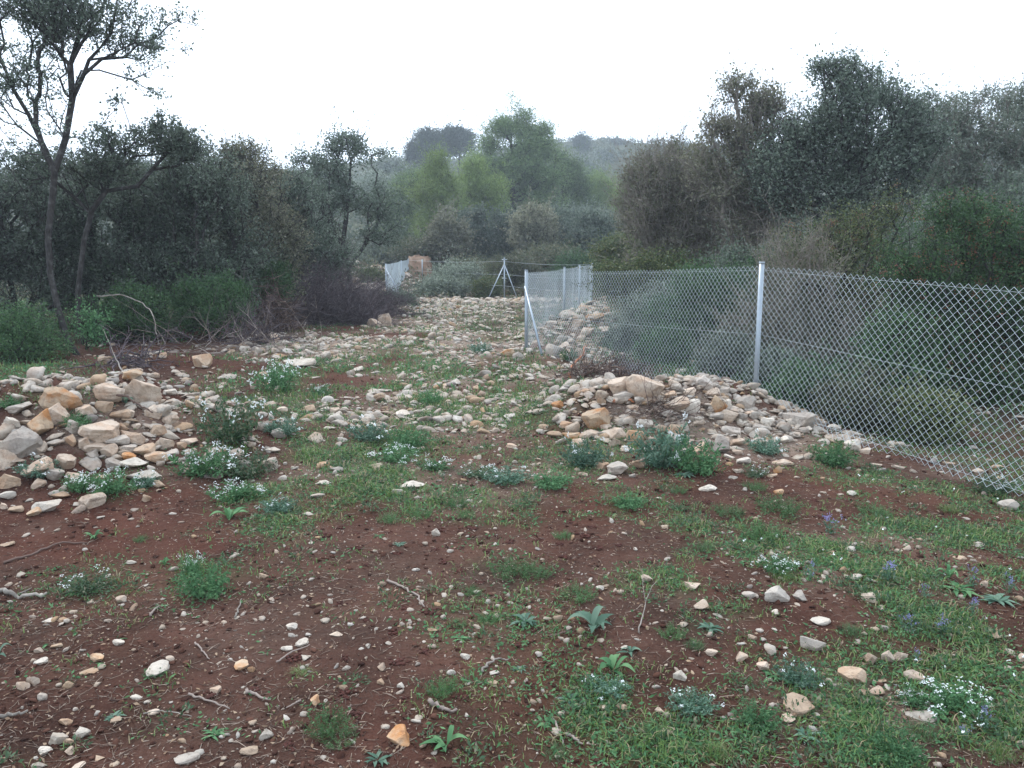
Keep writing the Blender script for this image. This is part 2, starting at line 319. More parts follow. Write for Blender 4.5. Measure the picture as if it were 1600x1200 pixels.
tag(obj('ground', gme), kind='structure')

# ------------------------------------------------------------------ trees and shrubs
def sn3(p, s, ph):
    q = p / s; return (np.sin(q[:, 0] * 1.7 + ph + 1.3 * np.sin(q[:, 1] * 1.1 + ph)) + np.sin(q[:, 1] * 1.9 + 2 * ph + 1.1 * np.sin(q[:, 2] * 1.3)) + np.sin(q[:, 2] * 2.1 + 3 * ph + 1.2 * np.sin(q[:, 0] * .9))) / 3
def grow(rg, trunks, C, wob=.08, up=.5):
    """nodes, parents of a branching frame that reaches every clump centre"""
    N = []; Pa = []
    for T in trunks:
        T = np.asarray(T, float); par = -1
        if len(N):
            d = np.linalg.norm(np.array(N) - T[0], axis=1); par = int(d.argmin())
        for i in range(len(T)):
            m = 1 if i == 0 else max(1, int(np.linalg.norm(T[i] - T[i - 1]) / .3))
            for k in range(m):
                q = T[i] if i == 0 else T[i - 1] + (T[i] - T[i - 1]) * (k + 1) / m
                N.append(q + rg.normal(0, .008, 3)); Pa.append(par); par = len(N) - 1
    nt0 = len(N); arr = np.zeros((nt0 + len(C) * 9, 3)); arr[:nt0] = N; cnt = nt0; tips = []
    pl = np.zeros(len(arr))
    for i in range(1, nt0):
        if Pa[i] >= 0: pl[i] = pl[Pa[i]] + np.linalg.norm(arr[i] - arr[Pa[i]])
    base = arr[0]; start = max(1, int(.25 * nt0)) if nt0 > 4 else 0
    order = np.argsort(np.linalg.norm(C - np.mean(arr[start:nt0], axis=0), axis=1))
    for i in order:
        c0 = C[i]; A = arr[start:cnt]; d = np.linalg.norm(A - c0, axis=1) + up * np.maximum(0, A[:, 2] - c0[2] + .1) + .42 * pl[start:cnt]
        j = int(d.argmin()) + start; a = arr[j]; L = np.linalg.norm(c0 - a); m = int(np.clip(L / .22, 1, 8)); prev = j
        bend = rg.normal(0, wob, 3) * L; bend[2] += .12 * L
        for k in range(1, m + 1):
            t = k / m; arr[cnt] = a + (c0 - a) * t + bend * math.sin(math.pi * t) * (1 if k < m else 0) + (rg.normal(0, wob * .25, 3) * L / m if k < m else 0)
            Pa.append(prev); pl[cnt] = pl[prev] + L / m; prev = cnt; cnt += 1
        tips.append(prev)
    return arr[:cnt], np.array(Pa), tips
def wood(mb, Nn, Pa, tips, rt, rmax, k=5, gam=.45, m=0):
    cntd = np.zeros(len(Nn)); cntd[tips] = 1
    for i in range(len(Nn) - 1, 0, -1):
        if Pa[i] >= 0: cntd[Pa[i]] += cntd[i]
    r = np.minimum(rt * np.maximum(cntd, 1) ** gam, rmax)
    i = np.where(Pa >= 0)[0]; pa = Pa[i]; ra = np.minimum(r[pa], r[i] * 1.12)
    big = r[i] > .02
    for sel, kk in ((big, max(k, 7)), (~big, 3 if k < 5 else 4)):
        if sel.any():
            A = Nn[pa[sel]]; B = Nn[i[sel]]; B2 = B + (B - A) * .06; segs(mb, A, B2, ra[sel], r[i[sel]], kk, m)
    return r
def clumps(rg, E, n, gap=0.0, gs=.5):
    """E: ellipsoids (c(3), r(3), weight)"""
    W = np.array([e[2] * (e[1][0] * e[1][1] * e[1][2]) ** .7 for e in E]); W /= W.sum(); out = []
    ph = rg.uniform(0, 6); tot = 0
    while tot < n:
        k = rg.choice(len(E), n, p=W); d = rdir(rg, n); r = rg.uniform(0, 1, n) ** (1 / 2.4)
        Cc = np.array([E[i][0] for i in k]); Rr = np.array([E[i][1] for i in k])
        p_ = Cc + d * Rr * (r * (1 + .13 * rg.normal(size=n)))[:, None]
        keep = sn3(p_, gs, ph) > gap - .6 if gap > 0 else np.ones(n, bool)
        out.append(p_[keep]); tot += keep.sum()
    return np.vstack(out)[:n]
def plant_mesh(seed, trunks, E, ncl, rc, nl, L, W, rt=.006, rmax=.07, gap=0., gs=.5, twig=3, up=.5, flat=.8, wob=.1, upleaf=.1, berries=0, k=5, gam=.45, minz=None, shoots=.22, sl=3.2, bare=0, bl=1.2):
    rg = rng(seed); C = clumps(rg, E, ncl, gap, gs)
    if minz is not None: C = C[C[:, 2] > minz]
    Nn, Pa, tips = grow(rg, trunks, C, wob, up)
    wm_ = MB(); wood(wm_, Nn, Pa, tips, rt, rmax, k, gam)
    lm = MB(); n_ = len(C)
    s = rc * rg.uniform(.6, 1.35, n_)
    if twig:
        T = np.repeat(C, twig, 0); D = rdir(rg, len(T), .3); segs(wm_, T, T + D * (np.repeat(s, twig) * rg.uniform(.6, 1.2, len(T)))[:, None], rt * .55, rt * .25, 3)
    if bare:                                            # long leafless stems standing through the crown
        cen = C.mean(0); d_ = np.linalg.norm(C - cen, axis=1); cand = np.argsort(-d_)[:int(n_ * .75)]; i_ = rg.choice(cand, bare); D = unit(unit(C[i_] - cen) * .55 + [0, 0, 1.1] + rg.normal(0, .3, (bare, 3)))
        ln = bl * rg.uniform(.5, 1.4, bare) / 5; P0 = C[i_] - D * (ln * 2.2)[:, None]; r0 = rt * rg.uniform(.7, 1.6, bare)
        for s3 in range(5):
            D = unit(D + rg.normal(0, .12, D.shape)); P1 = P0 + D * ln[:, None]; segs(wm_, P0, P1, r0 * (1 - .18 * s3), r0 * (.82 - .18 * s3), 3)
            if s3: D2 = unit(D + rdir(rg, bare) * .8); segs(wm_, P0, P0 + D2 * (ln * rg.uniform(.5, 1.3, bare))[:, None], r0 * .45, r0 * .2, 3)
            P0 = P1
    if shoots and nl:
        m_ = int(shoots * n_); i_ = rg.choice(n_, m_); cen = C.mean(0); D = unit(unit(C[i_] - cen) + [0, 0, .55] + rg.normal(0, .35, (m_, 3))); P0 = C[i_]; ln = rc * sl * rg.uniform(.5, 1.5, m_) / 3; q_ = []
        for s3 in range(3):
            D = unit(D + rg.normal(0, .22, D.shape)); P1 = P0 + D * ln[:, None]; segs(wm_, P0, P1, rt * (.8 - .22 * s3), rt * (.58 - .2 * s3), 3)
            for _ in range(max(2, nl // 9)): q_.append(P0 + (P1 - P0) * rg.uniform(0, 1, (m_, 1)) + rg.normal(0, rc * .09, D.shape))
            P0 = P1
        q_ = np.vstack(q_); leaves(lm, q_, rdir(rg, len(q_), upleaf), L * rg.uniform(.6, 1.2, len(q_)), W * rg.uniform(.6, 1.2, len(q_)), rg, 0, .06)
    if nl:
        cn = rg.poisson(nl * (s / rc) ** 1.5); idx = np.repeat(np.arange(n_), cn); M = len(idx)
        P_ = C[idx] + rg.normal(size=(M, 3)) * (s[idx] * .52)[:, None] * np.array([1, 1, flat])
        D = rdir(rg, M, upleaf) + unit(P_ - C[idx]) * .5
        leaves(lm, P_, D, L * rg.uniform(.6, 1.3, M), W * rg.uniform(.6, 1.3, M), rg, 0, .06)
    bm = None
    if berries:
        bm = MB(); cs = C[rg.choice(n_, berries)]; q = np.repeat(cs, 9, 0) + rg.normal(0, .028, (berries * 9, 3)) + rdir(rg, berries * 9) * rc * .5 * np.repeat(rg.uniform(.4, 1, berries), 9)[:, None] * 0
        q = q + np.repeat(rdir(rg, berries) * rc * .8, 9, 0)
        o6 = np.array([(1, 0, 0), (-1, 0, 0), (0, 1, 0), (0, -1, 0), (0, 0, 1), (0, 0, -1)]) * .0095
        V = (q[:, None] + o6[None]).reshape(-1, 3); f8 = np.array([(0, 2, 4), (2, 1, 4), (1, 3, 4), (3, 0, 4), (2, 0, 5), (1, 2, 5), (3, 1, 5), (0, 3, 5)])
        bm.add(V, (f8[None] + (np.arange(len(q)) * 6)[:, None, None]).reshape(-1, 3))
    return wm_, lm, bm
def tree(name, label, cat, y, trunks, crowns, leaf, bark=None, group=None, seed=1, depth=.9, wname='trunk', lname='crown', base=None, dy=None, **kw):
    """trunks: lists of (u,v[,dy]); crowns: (u,v,ru,rv[,weight[,dy]]), all toward photo pixels at distance y; everything is built round the plant's own base"""
    yc = y
    T0 = trunks[0][0]; bx = at(T0[0], T0[1], yc)[0]; bz = float(H(bx, yc)) - .04; o = np.array([bx, yc, bz])
    TT = []
    for T in trunks:
        L_ = [at(q[0], q[1], yc) + np.array([0, q[2] if len(q) > 2 else 0, 0]) - o for q in T]; TT.append(L_)
    TT[0][0] = np.array([0, 0, 0.])
    E = []
    for q in crowns:
        c_ = at(q[0], q[1], yc); rx = q[2] * yc / F; rz = q[3] * yc / F; wgt = q[4] if len(q) > 4 else 1; d_ = q[5] if len(q) > 5 else 0
        E.append((c_ + np.array([0, d_, 0]) - o, np.array([rx, depth * max(rx, rz) if rx < 4 * rz else rx * .7, rz]), wgt))
    kw.setdefault('minz', .12)
    wm_, lm, bm = plant_mesh(seed, TT, E, **kw)
    root = empty(name, o); tag(root, label, cat, group)
    wm_.build(wname, bark or BARK, root)
    if lm.n: lm.build(lname, leaf, root)
    if bm: tag(bm.build('berries', REDB, root), kind='stuff')
    return root
def copy_tree(o, loc, rz, s, label, group=None):
    c_ = o.copy(); col.objects.link(c_); c_.location = loc; c_.rotation_euler = (0, 0, rz); c_.scale = (s[0], s[1], s[2]) if isinstance(s, tuple) else (s,) * 3
    c_['label'] = label
    if group: c_['group'] = group
    for ch in list(o.children):
        d = ch.copy(); col.objects.link(d); d.parent = c_
    return c_

OKW = dict(ncl=330, rc=.17, nl=62, L=.052, W=.032, rt=.005, rmax=.085, gs=.45, twig=4, wob=.14)
GL = 'trees at the left edge of the clearing'
# --- left: the near tree with the curved trunk, the forked tree behind it
tree('oak_tree', 'tall dark oak with long curved trunk rising out of the frame at far left', 'tree', 12.0,
     [[(125, 575), (105, 530), (88, 480), (78, 430), (77, 370), (80, 310), (86, 270)], [(86, 270), (66, 225), (45, 180), (20, 140), (0, 90)],
      [(86, 270), (97, 215, .1), (101, 150, .2), (98, 95, .2), (112, 50, .2)], [(100, 150, .2), (125, 115, .1), (160, 92, 0), (215, 70, -.1)], [(77, 360), (55, 300, -.3), (35, 250, -.5)], [(80, 330), (55, 290, .4), (30, 262, .5)]],
     [(30, 30, 90, 55, 1.7), (120, 22, 90, 48, 1.8), (205, 66, 75, 22, 1.0), (262, 30, 40, 22, .5), (15, 130, 50, 60, .8), (120, -60, 130, 50, .8), (290, 35, 22, 22, .25), (235, 145, 30, 14, .22), (190, 90, 60, 30, .18), (90, 200, 50, 50, .2), (30, 210, 40, 40, .2), (60, 120, 60, 50, .35)],
     OAK, group=GL, seed=3, ncl=1250, rc=.095, nl=14, L=.05, W=.028, rt=.0034, rmax=.046, gap=.36, gs=.34, twig=5, wob=.15, depth=.8, gam=.42)
tree('oak_tree', 'forked dark oak with twisting branches just right of the curved trunk', 'tree', 13.2,
     [[(132, 550), (122, 490), (124, 430), (130, 375), (142, 335)], [(142, 335), (165, 300), (182, 255), (205, 205), (192, 160)], [(182, 260), (215, 220), (250, 195), (265, 225)], [(142, 335), (118, 310), (100, 275)], [(160, 300), (215, 290), (260, 240)]],
     [(190, 215, 55, 30, .8), (275, 222, 48, 34, 1.4), (150, 265, 80, 30, 1.0), (190, 165, 30, 14, .25), (240, 190, 45, 14, .3), (290, 200, 30, 14, .4), (60, 260, 60, 30, .6)],
     OAK, group=GL, seed=4, ncl=620, rc=.10, nl=20, L=.052, W=.032, rt=.004, rmax=.042, gap=.34, gs=.3, twig=5, wob=.16, gam=.42)
# --- left: thick holm oak scrub wall
LW = [  # name,label,y,base u,v, crowns, leaf, seed, ncl
    ('holm_oak', 'broad grey-leaved holm oak in the middle of the left thicket', 15.5, (300, 520), [(300, 300, 85, 62, 1), (250, 390, 70, 75, 1), (345, 400, 75, 80, 1), (330, 300, 60, 50, .8)], OAK, 11, 640),
    ('holm_oak', 'holm oak right of the thicket centre with a sloping rounded top', 17.5, (395, 500), [(395, 285, 45, 52, 1), (400, 350, 60, 85, 1.2), (430, 400, 50, 60, 1), (360, 260, 40, 36, .8)], OAKG, 12, 560),
    ('holm_oak', 'dark holm oak behind the forked oak left of thicket centre', 15.8, (170, 520), [(180, 330, 95, 78, 1.1), (130, 420, 80, 75, 1), (220, 430, 60, 60, .8)], OAK, 13, 640),
    ('holm_oak', 'shaded holm oak at the left frame edge behind the curved trunk', 15, (20, 540), [(20, 340, 90, 100, 1.2), (-40, 380, 90, 110, 1), (60, 450, 70, 60, .8)], OAK, 14, 620),
    ('holm_oak', 'low dusky holm oak filling the right end of the left thicket', 20, (470, 480), [(470, 330, 48, 60, 1), (480, 400, 60, 50, 1), (440, 300, 40, 40, .7), (520, 410, 40, 40, .7)], OAK, 15, 440),
]
for nm, lb, y_, (bu, bv), cr, lf, sd_, nc in LW:
    tree(nm, lb, 'tree', y_, [[(bu, bv), (bu + 4, bv - 60), (bu - 6, bv - 110)], [(bu, bv), (bu - 45, bv - 90)], [(bu, bv), (bu + 45, bv - 95)]], cr, lf, group='holm oaks of the left thicket', seed=sd_,
         ncl=int(nc * 1.6), rc=.17, nl=33, L=.062, W=.036, rt=.006, rmax=.05, gap=.18, gs=.5, twig=6, wob=.18, bare=170, bl=1.2)
tree('slender_oak', 'slender open oak with see-through top between thicket and path', 'tree', 25,
     [[(548, 455), (545, 420), (535, 385), (540, 350)], [(540, 350), (545, 300), (548, 250)], [(535, 385), (505, 330), (490, 290)], [(545, 420), (575, 375), (600, 330)]],
     [(545, 228, 38, 16, .8), (490, 248, 35, 14, .6), (590, 240, 22, 8, .25), (525, 262, 60, 14, .4), (510, 300, 45, 26, .7), (560, 310, 55, 40, .6), (500, 350, 40, 30, .6), (590, 355, 40, 30, .4)],
     OAK, group=GL, seed=21, ncl=330, rc=.24, nl=42, L=.09, W=.055, rt=.009, rmax=.075, gap=.25, gs=.6, twig=4, wob=.2)
# --- left understorey
tree('mastic_bush', 'rounded deep green bush at the foot of the left thicket', 'bush', 14.2, [[(335, 535), (335, 500)]], [(335, 475, 55, 45, 1), (300, 480, 30, 35, .6)], MASTIC, seed=31, ncl=280, rc=.13, nl=75, L=.045, W=.02, rt=.004, rmax=.03, twig=2, wob=.1, wname='stems')
tree('mastic_bush', 'dark green bush beside the brushwood heap under the thicket', 'bush', 16.6, [[(410, 510), (410, 480)]], [(405, 450, 42, 42, 1), (430, 440, 30, 30, .6)], MASTIC, seed=32, ncl=220, rc=.15, nl=70, L=.055, W=.025, rt=.004, rmax=.03, twig=2, wname='stems')
tree('mastic_bush', 'shadowed green bush between the two trunks at left', 'bush', 13.6, [[(210, 560), (210, 520)]], [(215, 490, 60, 45, 1), (160, 510, 45, 40, .8), (250, 520, 40, 25, .6)], MASTIC, seed=33, ncl=300, rc=.14, nl=70, L=.045, W=.022, rt=.004, rmax=.03, twig=3, wname='stems')
tree('mastic_bush', 'low mossy green bush left of the curved trunk base', 'bush', 11.4, [[(30, 600), (30, 570)]], [(20, 530, 75, 55, 1), (80, 560, 40, 30, .7), (-40, 540, 60, 60, .6)], MASTIC, seed=34, ncl=330, rc=.13, nl=75, L=.04, W=.018, rt=.004, rmax=.03, twig=3, wname='stems')
tree('leafy_shoot', 'light green leafy shoot beside the curved trunk foot', 'bush', 12.4, [[(135, 560), (138, 520)]], [(140, 500, 22, 20, 1), (150, 525, 22, 20, .7)], GREEN, seed=35, ncl=46, rc=.1, nl=22, L=.045, W=.03, rt=.003, rmax=.01, twig=3, wname='stems')

# --- centre: pines, dark row, bushes behind the wire
def pine(label, y, u, vb, crowns, leaf, seed, ncl=420, rc=.45, nl=60, L=.2, W=.03, bark=None, group='pines behind the clearing', r=.14, **k):
    top = min(q[1] - q[3] for q in crowns); T = [(u, vb), (u + 2, vb - (vb - top) * .3), (u - 2, vb - (vb - top) * .6), (u, top + 12)]
    return tree('pine_tree', label, 'pine tree', y, [T], crowns, leaf, bark or BARK, group, seed, ncl=ncl, rc=rc, nl=nl, L=L, W=W, rt=.012, rmax=r, twig=3, wob=.08, up=.2, upleaf=.35, gs=1.0, **dict(dict(gap=.28), **k))
pine('tallest pine behind the clearing with a pointed two-lobed crown', 62, 800, 400, [(800, 166, 13, 15, 1.6), (808, 186, 26, 13, 1.4), (786, 202, 30, 12, 1.1), (824, 208, 20, 12, 1.0), (850, 207, 14, 15, 1.1), (770, 228, 26, 12, 1), (830, 236, 46, 16, 1.1), (862, 244, 26, 16, .9), (752, 256, 22, 12, .8), (800, 262, 60, 16, 1), (850, 280, 42, 20, 1), (775, 296, 48, 16, .9), (840, 316, 46, 16, .8), (770, 328, 40, 12, .6)], PINE, 41, 1250, .5, 46, .26, .05, gap=.2, r=.22, depth=1.0)
pine('pale green pine with a rounded crown left of the tallest pine', 50, 690, 405, [(688, 252, 16, 12, 1), (690, 275, 30, 16, 1.1), (680, 305, 40, 22, 1.1), (700, 335, 42, 22, 1), (690, 360, 44, 18, .8)], PINEY, 42, 460, .45, 60, .22, .04)
pine('light green pine right beside the tall pine trunk', 54, 742, 405, [(738, 262, 18, 14, 1), (740, 290, 30, 20, 1), (752, 320, 40, 20, 1), (738, 348, 40, 18, .9), (768, 300, 24, 26, .7)], PINEY, 43, 440, .45, 58, .22, .04)
pine('bright young pine alone right of the tallest pine', 72, 935, 365, [(935, 298, 30, 22, 1), (930, 325, 40, 26, 1), (955, 315, 28, 26, .7)], PINEY, 44, 380, .5, 60, .26, .05)
pine('small bright pine squeezed against the grey thicket', 60, 980, 355, [(980, 308, 18, 16, 1), (982, 330, 20, 22, 1)], PINEY, 45, 180, .4, 60, .24, .05)
pine('dusky pine shouldering the tallest pine on its right', 68, 880, 380, [(878, 244, 20, 16, 1), (884, 270, 28, 18, 1), (892, 296, 30, 20, 1), (902, 330, 36, 26, 1)], PINE, 46, 420, .6, 58, .26, .05)
pine('dark green pine left of the pale pines', 58, 640, 400, [(640, 300, 28, 30, 1), (628, 335, 34, 36, 1), (650, 360, 32, 26, .8)], PINE, 47, 360, .5, 58, .24, .045)
for k_, (lb, u_, v_, cr) in enumerate([('flat-topped dark pine on the skyline, rightmost of the hilltop three', 716, 262, [(712, 214, 24, 12, 1), (722, 228, 22, 14, 1)]),
                                ('flat-topped dark pine on the skyline, middle of the hilltop three', 682, 265, [(676, 214, 24, 10, 1), (690, 230, 28, 14, 1)]),
                                ('low dark pine on the skyline, leftmost of the hilltop three', 652, 270, [(652, 236, 13, 12, 1), (658, 250, 18, 14, 1)])]):
    pine(lb, 120, u_, v_, cr, PINED, 50 + k_, 260, .8, 40, .45, .12, group='hilltop pines', r=.25)
DR = [('grey-green holm oak below the tall pine, left end of the dark row', 700, 360, 26, 28), ('dark holm oak under the tall pine trunk', 740, 358, 30, 32), ('brownish holm oak in the dark row beside the pine trunk', 785, 362, 34, 30),
      ('dense holm oak in the middle of the dark row', 835, 356, 34, 32), ('dark rounded holm oak right of the row middle', 880, 360, 32, 34), ('dim holm oak near the right end of the dark row', 925, 364, 34, 30), ('last holm oak of the dark row beside the grey thicket', 968, 368, 30, 26)]
protoD = None
for k_, (lb, u_, v_, ru, rv) in enumerate(DR):
    y_ = 43 + (k_ * 7 % 5)
    tree('holm_oak', lb, 'tree', y_, [[(u_, v_ + 50), (u_, v_ + 20)]], [(u_, v_, ru, rv, 1), (u_ - 14, v_ + 20, ru * .7, rv * .8, .7), (u_ + 14, v_ + 22, ru * .7, rv * .7, .7)], OAK if k_ % 3 else OAKG, group='dark holm oak row behind the clearing',
         seed=60 + k_, ncl=300, rc=.32, nl=48, L=.15, W=.09, rt=.012, rmax=.07, gap=.08, gs=.7, twig=3, wob=.12)
CB = [('soft green bush behind the wire, nearest the orange bank', 716, 434, 40, 21, 37, OLIVE), ('dull green bush behind the wire left of the braced post', 735, 425, 30, 20, 39, HEATH), ('tawny bush right behind the braced post', 800, 420, 40, 24, 36, HEATH),
      ('low green bush at the foot of the wire fence', 690, 450, 40, 12, 33.5, OLIVE), ('yellow-green clump left of the braced post foot', 762, 450, 16, 13, 33, MASTICO), ('brown heath bush above the wire left of the braced post', 655, 392, 44, 18, 44, HEATH),
      ('brownish heath bush below the dark oak row', 860, 402, 44, 16, 40, HEATH), ('yellowish mastic bush left of the mesh fence corner', 968, 392, 38, 24, 27, MASTICO), ('dark bush behind the fence corner', 905, 420, 40, 22, 34, MASTIC),
      ('grey bush under the slender oak', 600, 400, 40, 26, 46, OLIVE), ('green bush on the rubble bank at far left of the path', 578, 432, 16, 7, 36, MASTICO), ('pale shrub above the slender oak gap', 500, 300, 60, 30, 75, OLIVE),
      ('rounded grey-green tree crown left of the hilltop pines', 590, 300, 50, 32, 80, OLIVE), ('grey-green tree below the hilltop pines', 640, 305, 40, 30, 90, PINE), ('pale tree left of the slender oak crown', 440, 300, 50, 36, 60, OLIVE),
      ('grey-green shrub under the bright young pine', 930, 345, 46, 18, 58, OLIVE), ('dark bush hiding the foot of the far mesh fence', 622, 472, 26, 12, 27, OAK), ('low dark bush between brushwood heap and far fence', 585, 478, 22, 12, 24, OAK)]
for k_, (lb, u_, v_, ru, rv, y_, lf) in enumerate(CB):
    q = y_ / 40
    tree('shrub', lb, 'shrub', y_, [[(u_, v_ + rv), (u_, v_)]], [(u_, v_, ru, rv, 1), (u_ - ru * .4, v_ + rv * .3, ru * .6, rv * .7, .5), (u_ + ru * .4, v_ + rv * .25, ru * .6, rv * .8, .5)], lf, group='shrubs round the far end of the clearing',
         seed=80 + k_, ncl=int(120 + ru * 3.2), rc=.3 * q ** .6, nl=48, L=.13 * q, W=.05 * q, rt=.008, rmax=.04, twig=3, wob=.12, wname='stems', minz=.05)

# --- right of the clearing
tree('twiggy_tree', 'grey twiggy thicket tree at the left end of the right-hand trees', 'tree', 20, [[(1080, 440), (1075, 380), (1060, 320)], [(1080, 440), (1040, 350), (1010, 290)], [(1080, 440), (1110, 360), (1120, 280)], [(1060, 420), (1020, 380), (1000, 340)]],
     [(1050, 290, 70, 60, 1.2), (1010, 320, 46, 66, 1), (1090, 330, 70, 70, 1), (1050, 400, 80, 40, .7), (1060, 225, 20, 14, .2), (1010, 250, 24, 14, .3)], OAKG, BARKP, 'trees to the right of the clearing', 101, ncl=1150, rc=.2, nl=19, L=.07, W=.042, rt=.008, rmax=.06, gap=.15, gs=.5, twig=9, wob=.18, bare=420, bl=1.6)
tree('twiggy_tree', 'pale loose-leaved tree with gaps of sky left of the dark dome', 'tree', 18, [[(1170, 430), (1165, 330), (1160, 240), (1150, 160)], [(1165, 330), (1125, 250), (1105, 190)], [(1165, 330), (1200, 240), (1210, 180)], [(1170, 430), (1130, 340), (1140, 220)]],
     [(1150, 140, 28, 22, .7), (1190, 160, 34, 24, .9), (1125, 195, 28, 26, .8), (1170, 215, 42, 34, 1), (1225, 190, 22, 30, .6), (1150, 280, 60, 44, .8), (1190, 330, 70, 60, .8), (1105, 250, 36, 34, .5), (1235, 250, 30, 50, .6)], OAKG, BARKP, 'trees to the right of the clearing', 102, ncl=1150, rc=.17, nl=20, L=.07, W=.044, rt=.007, rmax=.05, gap=.3, gs=.36, twig=7, wob=.18, bare=320, bl=1.5)
tree('holm_oak', 'tall dark domed holm oak standing above the right-hand thicket', 'tree', 17, [[(1320, 440), (1318, 330), (1325, 220), (1330, 140)], [(1318, 330), (1270, 240), (1255, 180)], [(1318, 330), (1385, 250), (1405, 190)]],
     [(1325, 118, 44, 30, 1), (1285, 112, 26, 22, .5), (1380, 145, 30, 28, .7), (1330, 180, 78, 50, 1.3), (1395, 215, 42, 50, .9), (1270, 210, 46, 46, .9), (1340, 270, 95, 60, 1), (1225, 270, 60, 60, .9), (1400, 300, 60, 50, .6), (1245, 215, 38, 44, .9), (1432, 215, 36, 62, 1.1), (1410, 180, 26, 36, .6), (1300, 350, 90, 40, .7)],
     OAK, group='trees to the right of the clearing', seed=103, ncl=1900, rc=.17, nl=27, L=.064, W=.04, rt=.006, rmax=.07, gap=.22, gs=.4, twig=6, wob=.17, bare=160, bl=1.1)
tree('wild_olive', 'soft grey-green tree with a feathery top at the right frame edge', 'tree', 20, [[(1520, 430), (1520, 330), (1530, 240)], [(1520, 330), (1470, 240)], [(1520, 330), (1590, 230)], [(1520, 400), (1620, 260)]],
     [(1450, 190, 46, 46, 1.1), (1520, 180, 50, 34, 1), (1585, 165, 40, 30, .9), (1520, 240, 80, 54, 1.2), (1620, 220, 60, 60, 1), (1470, 290, 50, 50, .8), (1560, 300, 80, 60, 1), (1680, 240, 60, 80, .8)],
     OLIVE, BARKP, 'trees to the right of the clearing', 104, ncl=1300, rc=.2, nl=44, L=.085, W=.03, rt=.006, rmax=.08, gap=.25, gs=.4, twig=6, bare=260, bl=1.3, wob=.13)
tree('mastic_bush', 'big dark green bush with red berries behind the mesh at right edge', 'bush', 9.3, [[(1530, 740), (1525, 650)], [(1530, 740), (1470, 620)], [(1530, 740), (1600, 600)]],
     [(1520, 360, 80, 55, 1), (1440, 420, 75, 65, 1), (1560, 480, 110, 110, 1.3), (1440, 540, 80, 90, 1), (1520, 600, 110, 60, 1), (1660, 420, 80, 120, .9), (1480, 330, 40, 30, .3)],
     MASTIC, seed=105, ncl=1300, rc=.125, nl=58, L=.036, W=.016, rt=.004, rmax=.03, gap=.08, gs=.3, twig=4, wob=.12, berries=620, wname='stems', depth=.75)
tree('mastic_bush', 'green bush with orange-red berry sprays above the middle of the mesh', 'bush', 12.2, [[(1370, 600), (1360, 500)], [(1370, 600), (1300, 450)]],
     [(1350, 370, 75, 42, 1), (1270, 390, 70, 46, .9), (1400, 340, 50, 34, .7), (1320, 450, 90, 60, 1), (1230, 430, 50, 50, .6), (1350, 540, 90, 60, .8)],
     MASTICO, seed=106, ncl=700, rc=.14, nl=38, L=.042, W=.02, rt=.005, rmax=.03, gap=.22, gs=.35, twig=5, wob=.15, bare=70, bl=.8, berries=300, wname='stems')
tree('thorn_thicket', 'tangled pale-stemmed thicket right behind the mesh beside the near post', 'thicket', 11, [[(1250, 640), (1240, 560), (1225, 470)], [(1250, 640), (1300, 540), (1340, 470)], [(1250, 640), (1190, 560), (1160, 480)], [(1250, 640), (1270, 520), (1262, 400)], [(1300, 660), (1360, 580), (1400, 540)], [(1250, 640), (1230, 420), (1270, 370)]],
     [(1250, 500, 90, 110, 1), (1180, 520, 60, 80, .8), (1330, 560, 80, 70, .9), (1240, 400, 60, 50, .5), (1380, 620, 60, 45, .6)], OAKG, BARKP, seed=107, ncl=460, rc=.15, nl=26, L=.04, W=.025, rt=.0045, rmax=.028, gap=.15, gs=.35, twig=10, wob=.28, bare=260, bl=1.1, wname='stems', lname='leaves')
tree('mastic_bush', 'dark green bush behind the mesh between near post and fence corner', 'bush', 13, [[(1130, 590), (1125, 520)], [(1130, 590), (1070, 520)]],
     [(1120, 490, 60, 60, 1), (1060, 500, 50, 46, .8), (1170, 470, 40, 60, .7), (1100, 440, 60, 30, .6)], MASTIC, seed=108, ncl=480, rc=.15, nl=58, L=.042, W=.02, rt=.004, rmax=.03, gap=.1, gs=.35, twig=4, wob=.15, wname='stems')
tree('shrub', 'low grey-green shrub behind the mesh beside the rubble bank', 'shrub', 15.2, [[(1010, 560), (1010, 530)]], [(1010, 500, 45, 45, 1), (970, 520, 28, 26, .6), (1050, 470, 40, 40, .6)], OLIVE, seed=109, group='shrubs behind the mesh', ncl=320, rc=.17, nl=46, L=.055, W=.025, rt=.005, rmax=.02, gap=.1, gs=.4, twig=5, wob=.15, wname='stems')
tree('shrub', 'mixed green shrub just behind the fence corner under the twiggy tree', 'shrub', 18.5, [[(985, 480), (985, 450)]], [(985, 440, 46, 34, 1), (1040, 430, 50, 36, .9), (950, 430, 26, 24, .4)], MASTICO, seed=110, group='shrubs behind the mesh', ncl=330, rc=.19, nl=48, L=.065, W=.03, rt=.005, rmax=.02, gap=.1, gs=.4, twig=4, wob=.15, wname='stems')
tree('shrub', 'dark shrub behind the mesh straight above the near post foot', 'shrub', 14.5, [[(1200, 560), (1200, 500)]], [(1200, 450, 90, 60, 1), (1280, 480, 80, 60, 1), (1150, 430, 60, 40, .6)], OAK, seed=111, group='shrubs behind the mesh', ncl=560, rc=.18, nl=60, L=.055, W=.032, rt=.005, rmax=.03, gap=.05, gs=.4, twig=5, wob=.15, wname='stems')
tree('shrub', 'dark shrub low behind the mesh under the berry bush', 'shrub', 10.2, [[(1420, 700), (1420, 660)]], [(1420, 620, 70, 48, 1), (1340, 620, 50, 34, .6), (1500, 650, 60, 40, .7)], HEATH, seed=112, group='shrubs behind the mesh', ncl=330, rc=.13, nl=40, L=.04, W=.018, rt=.004, rmax=.02, gap=.1, gs=.3, twig=8, wob=.2, wname='stems')
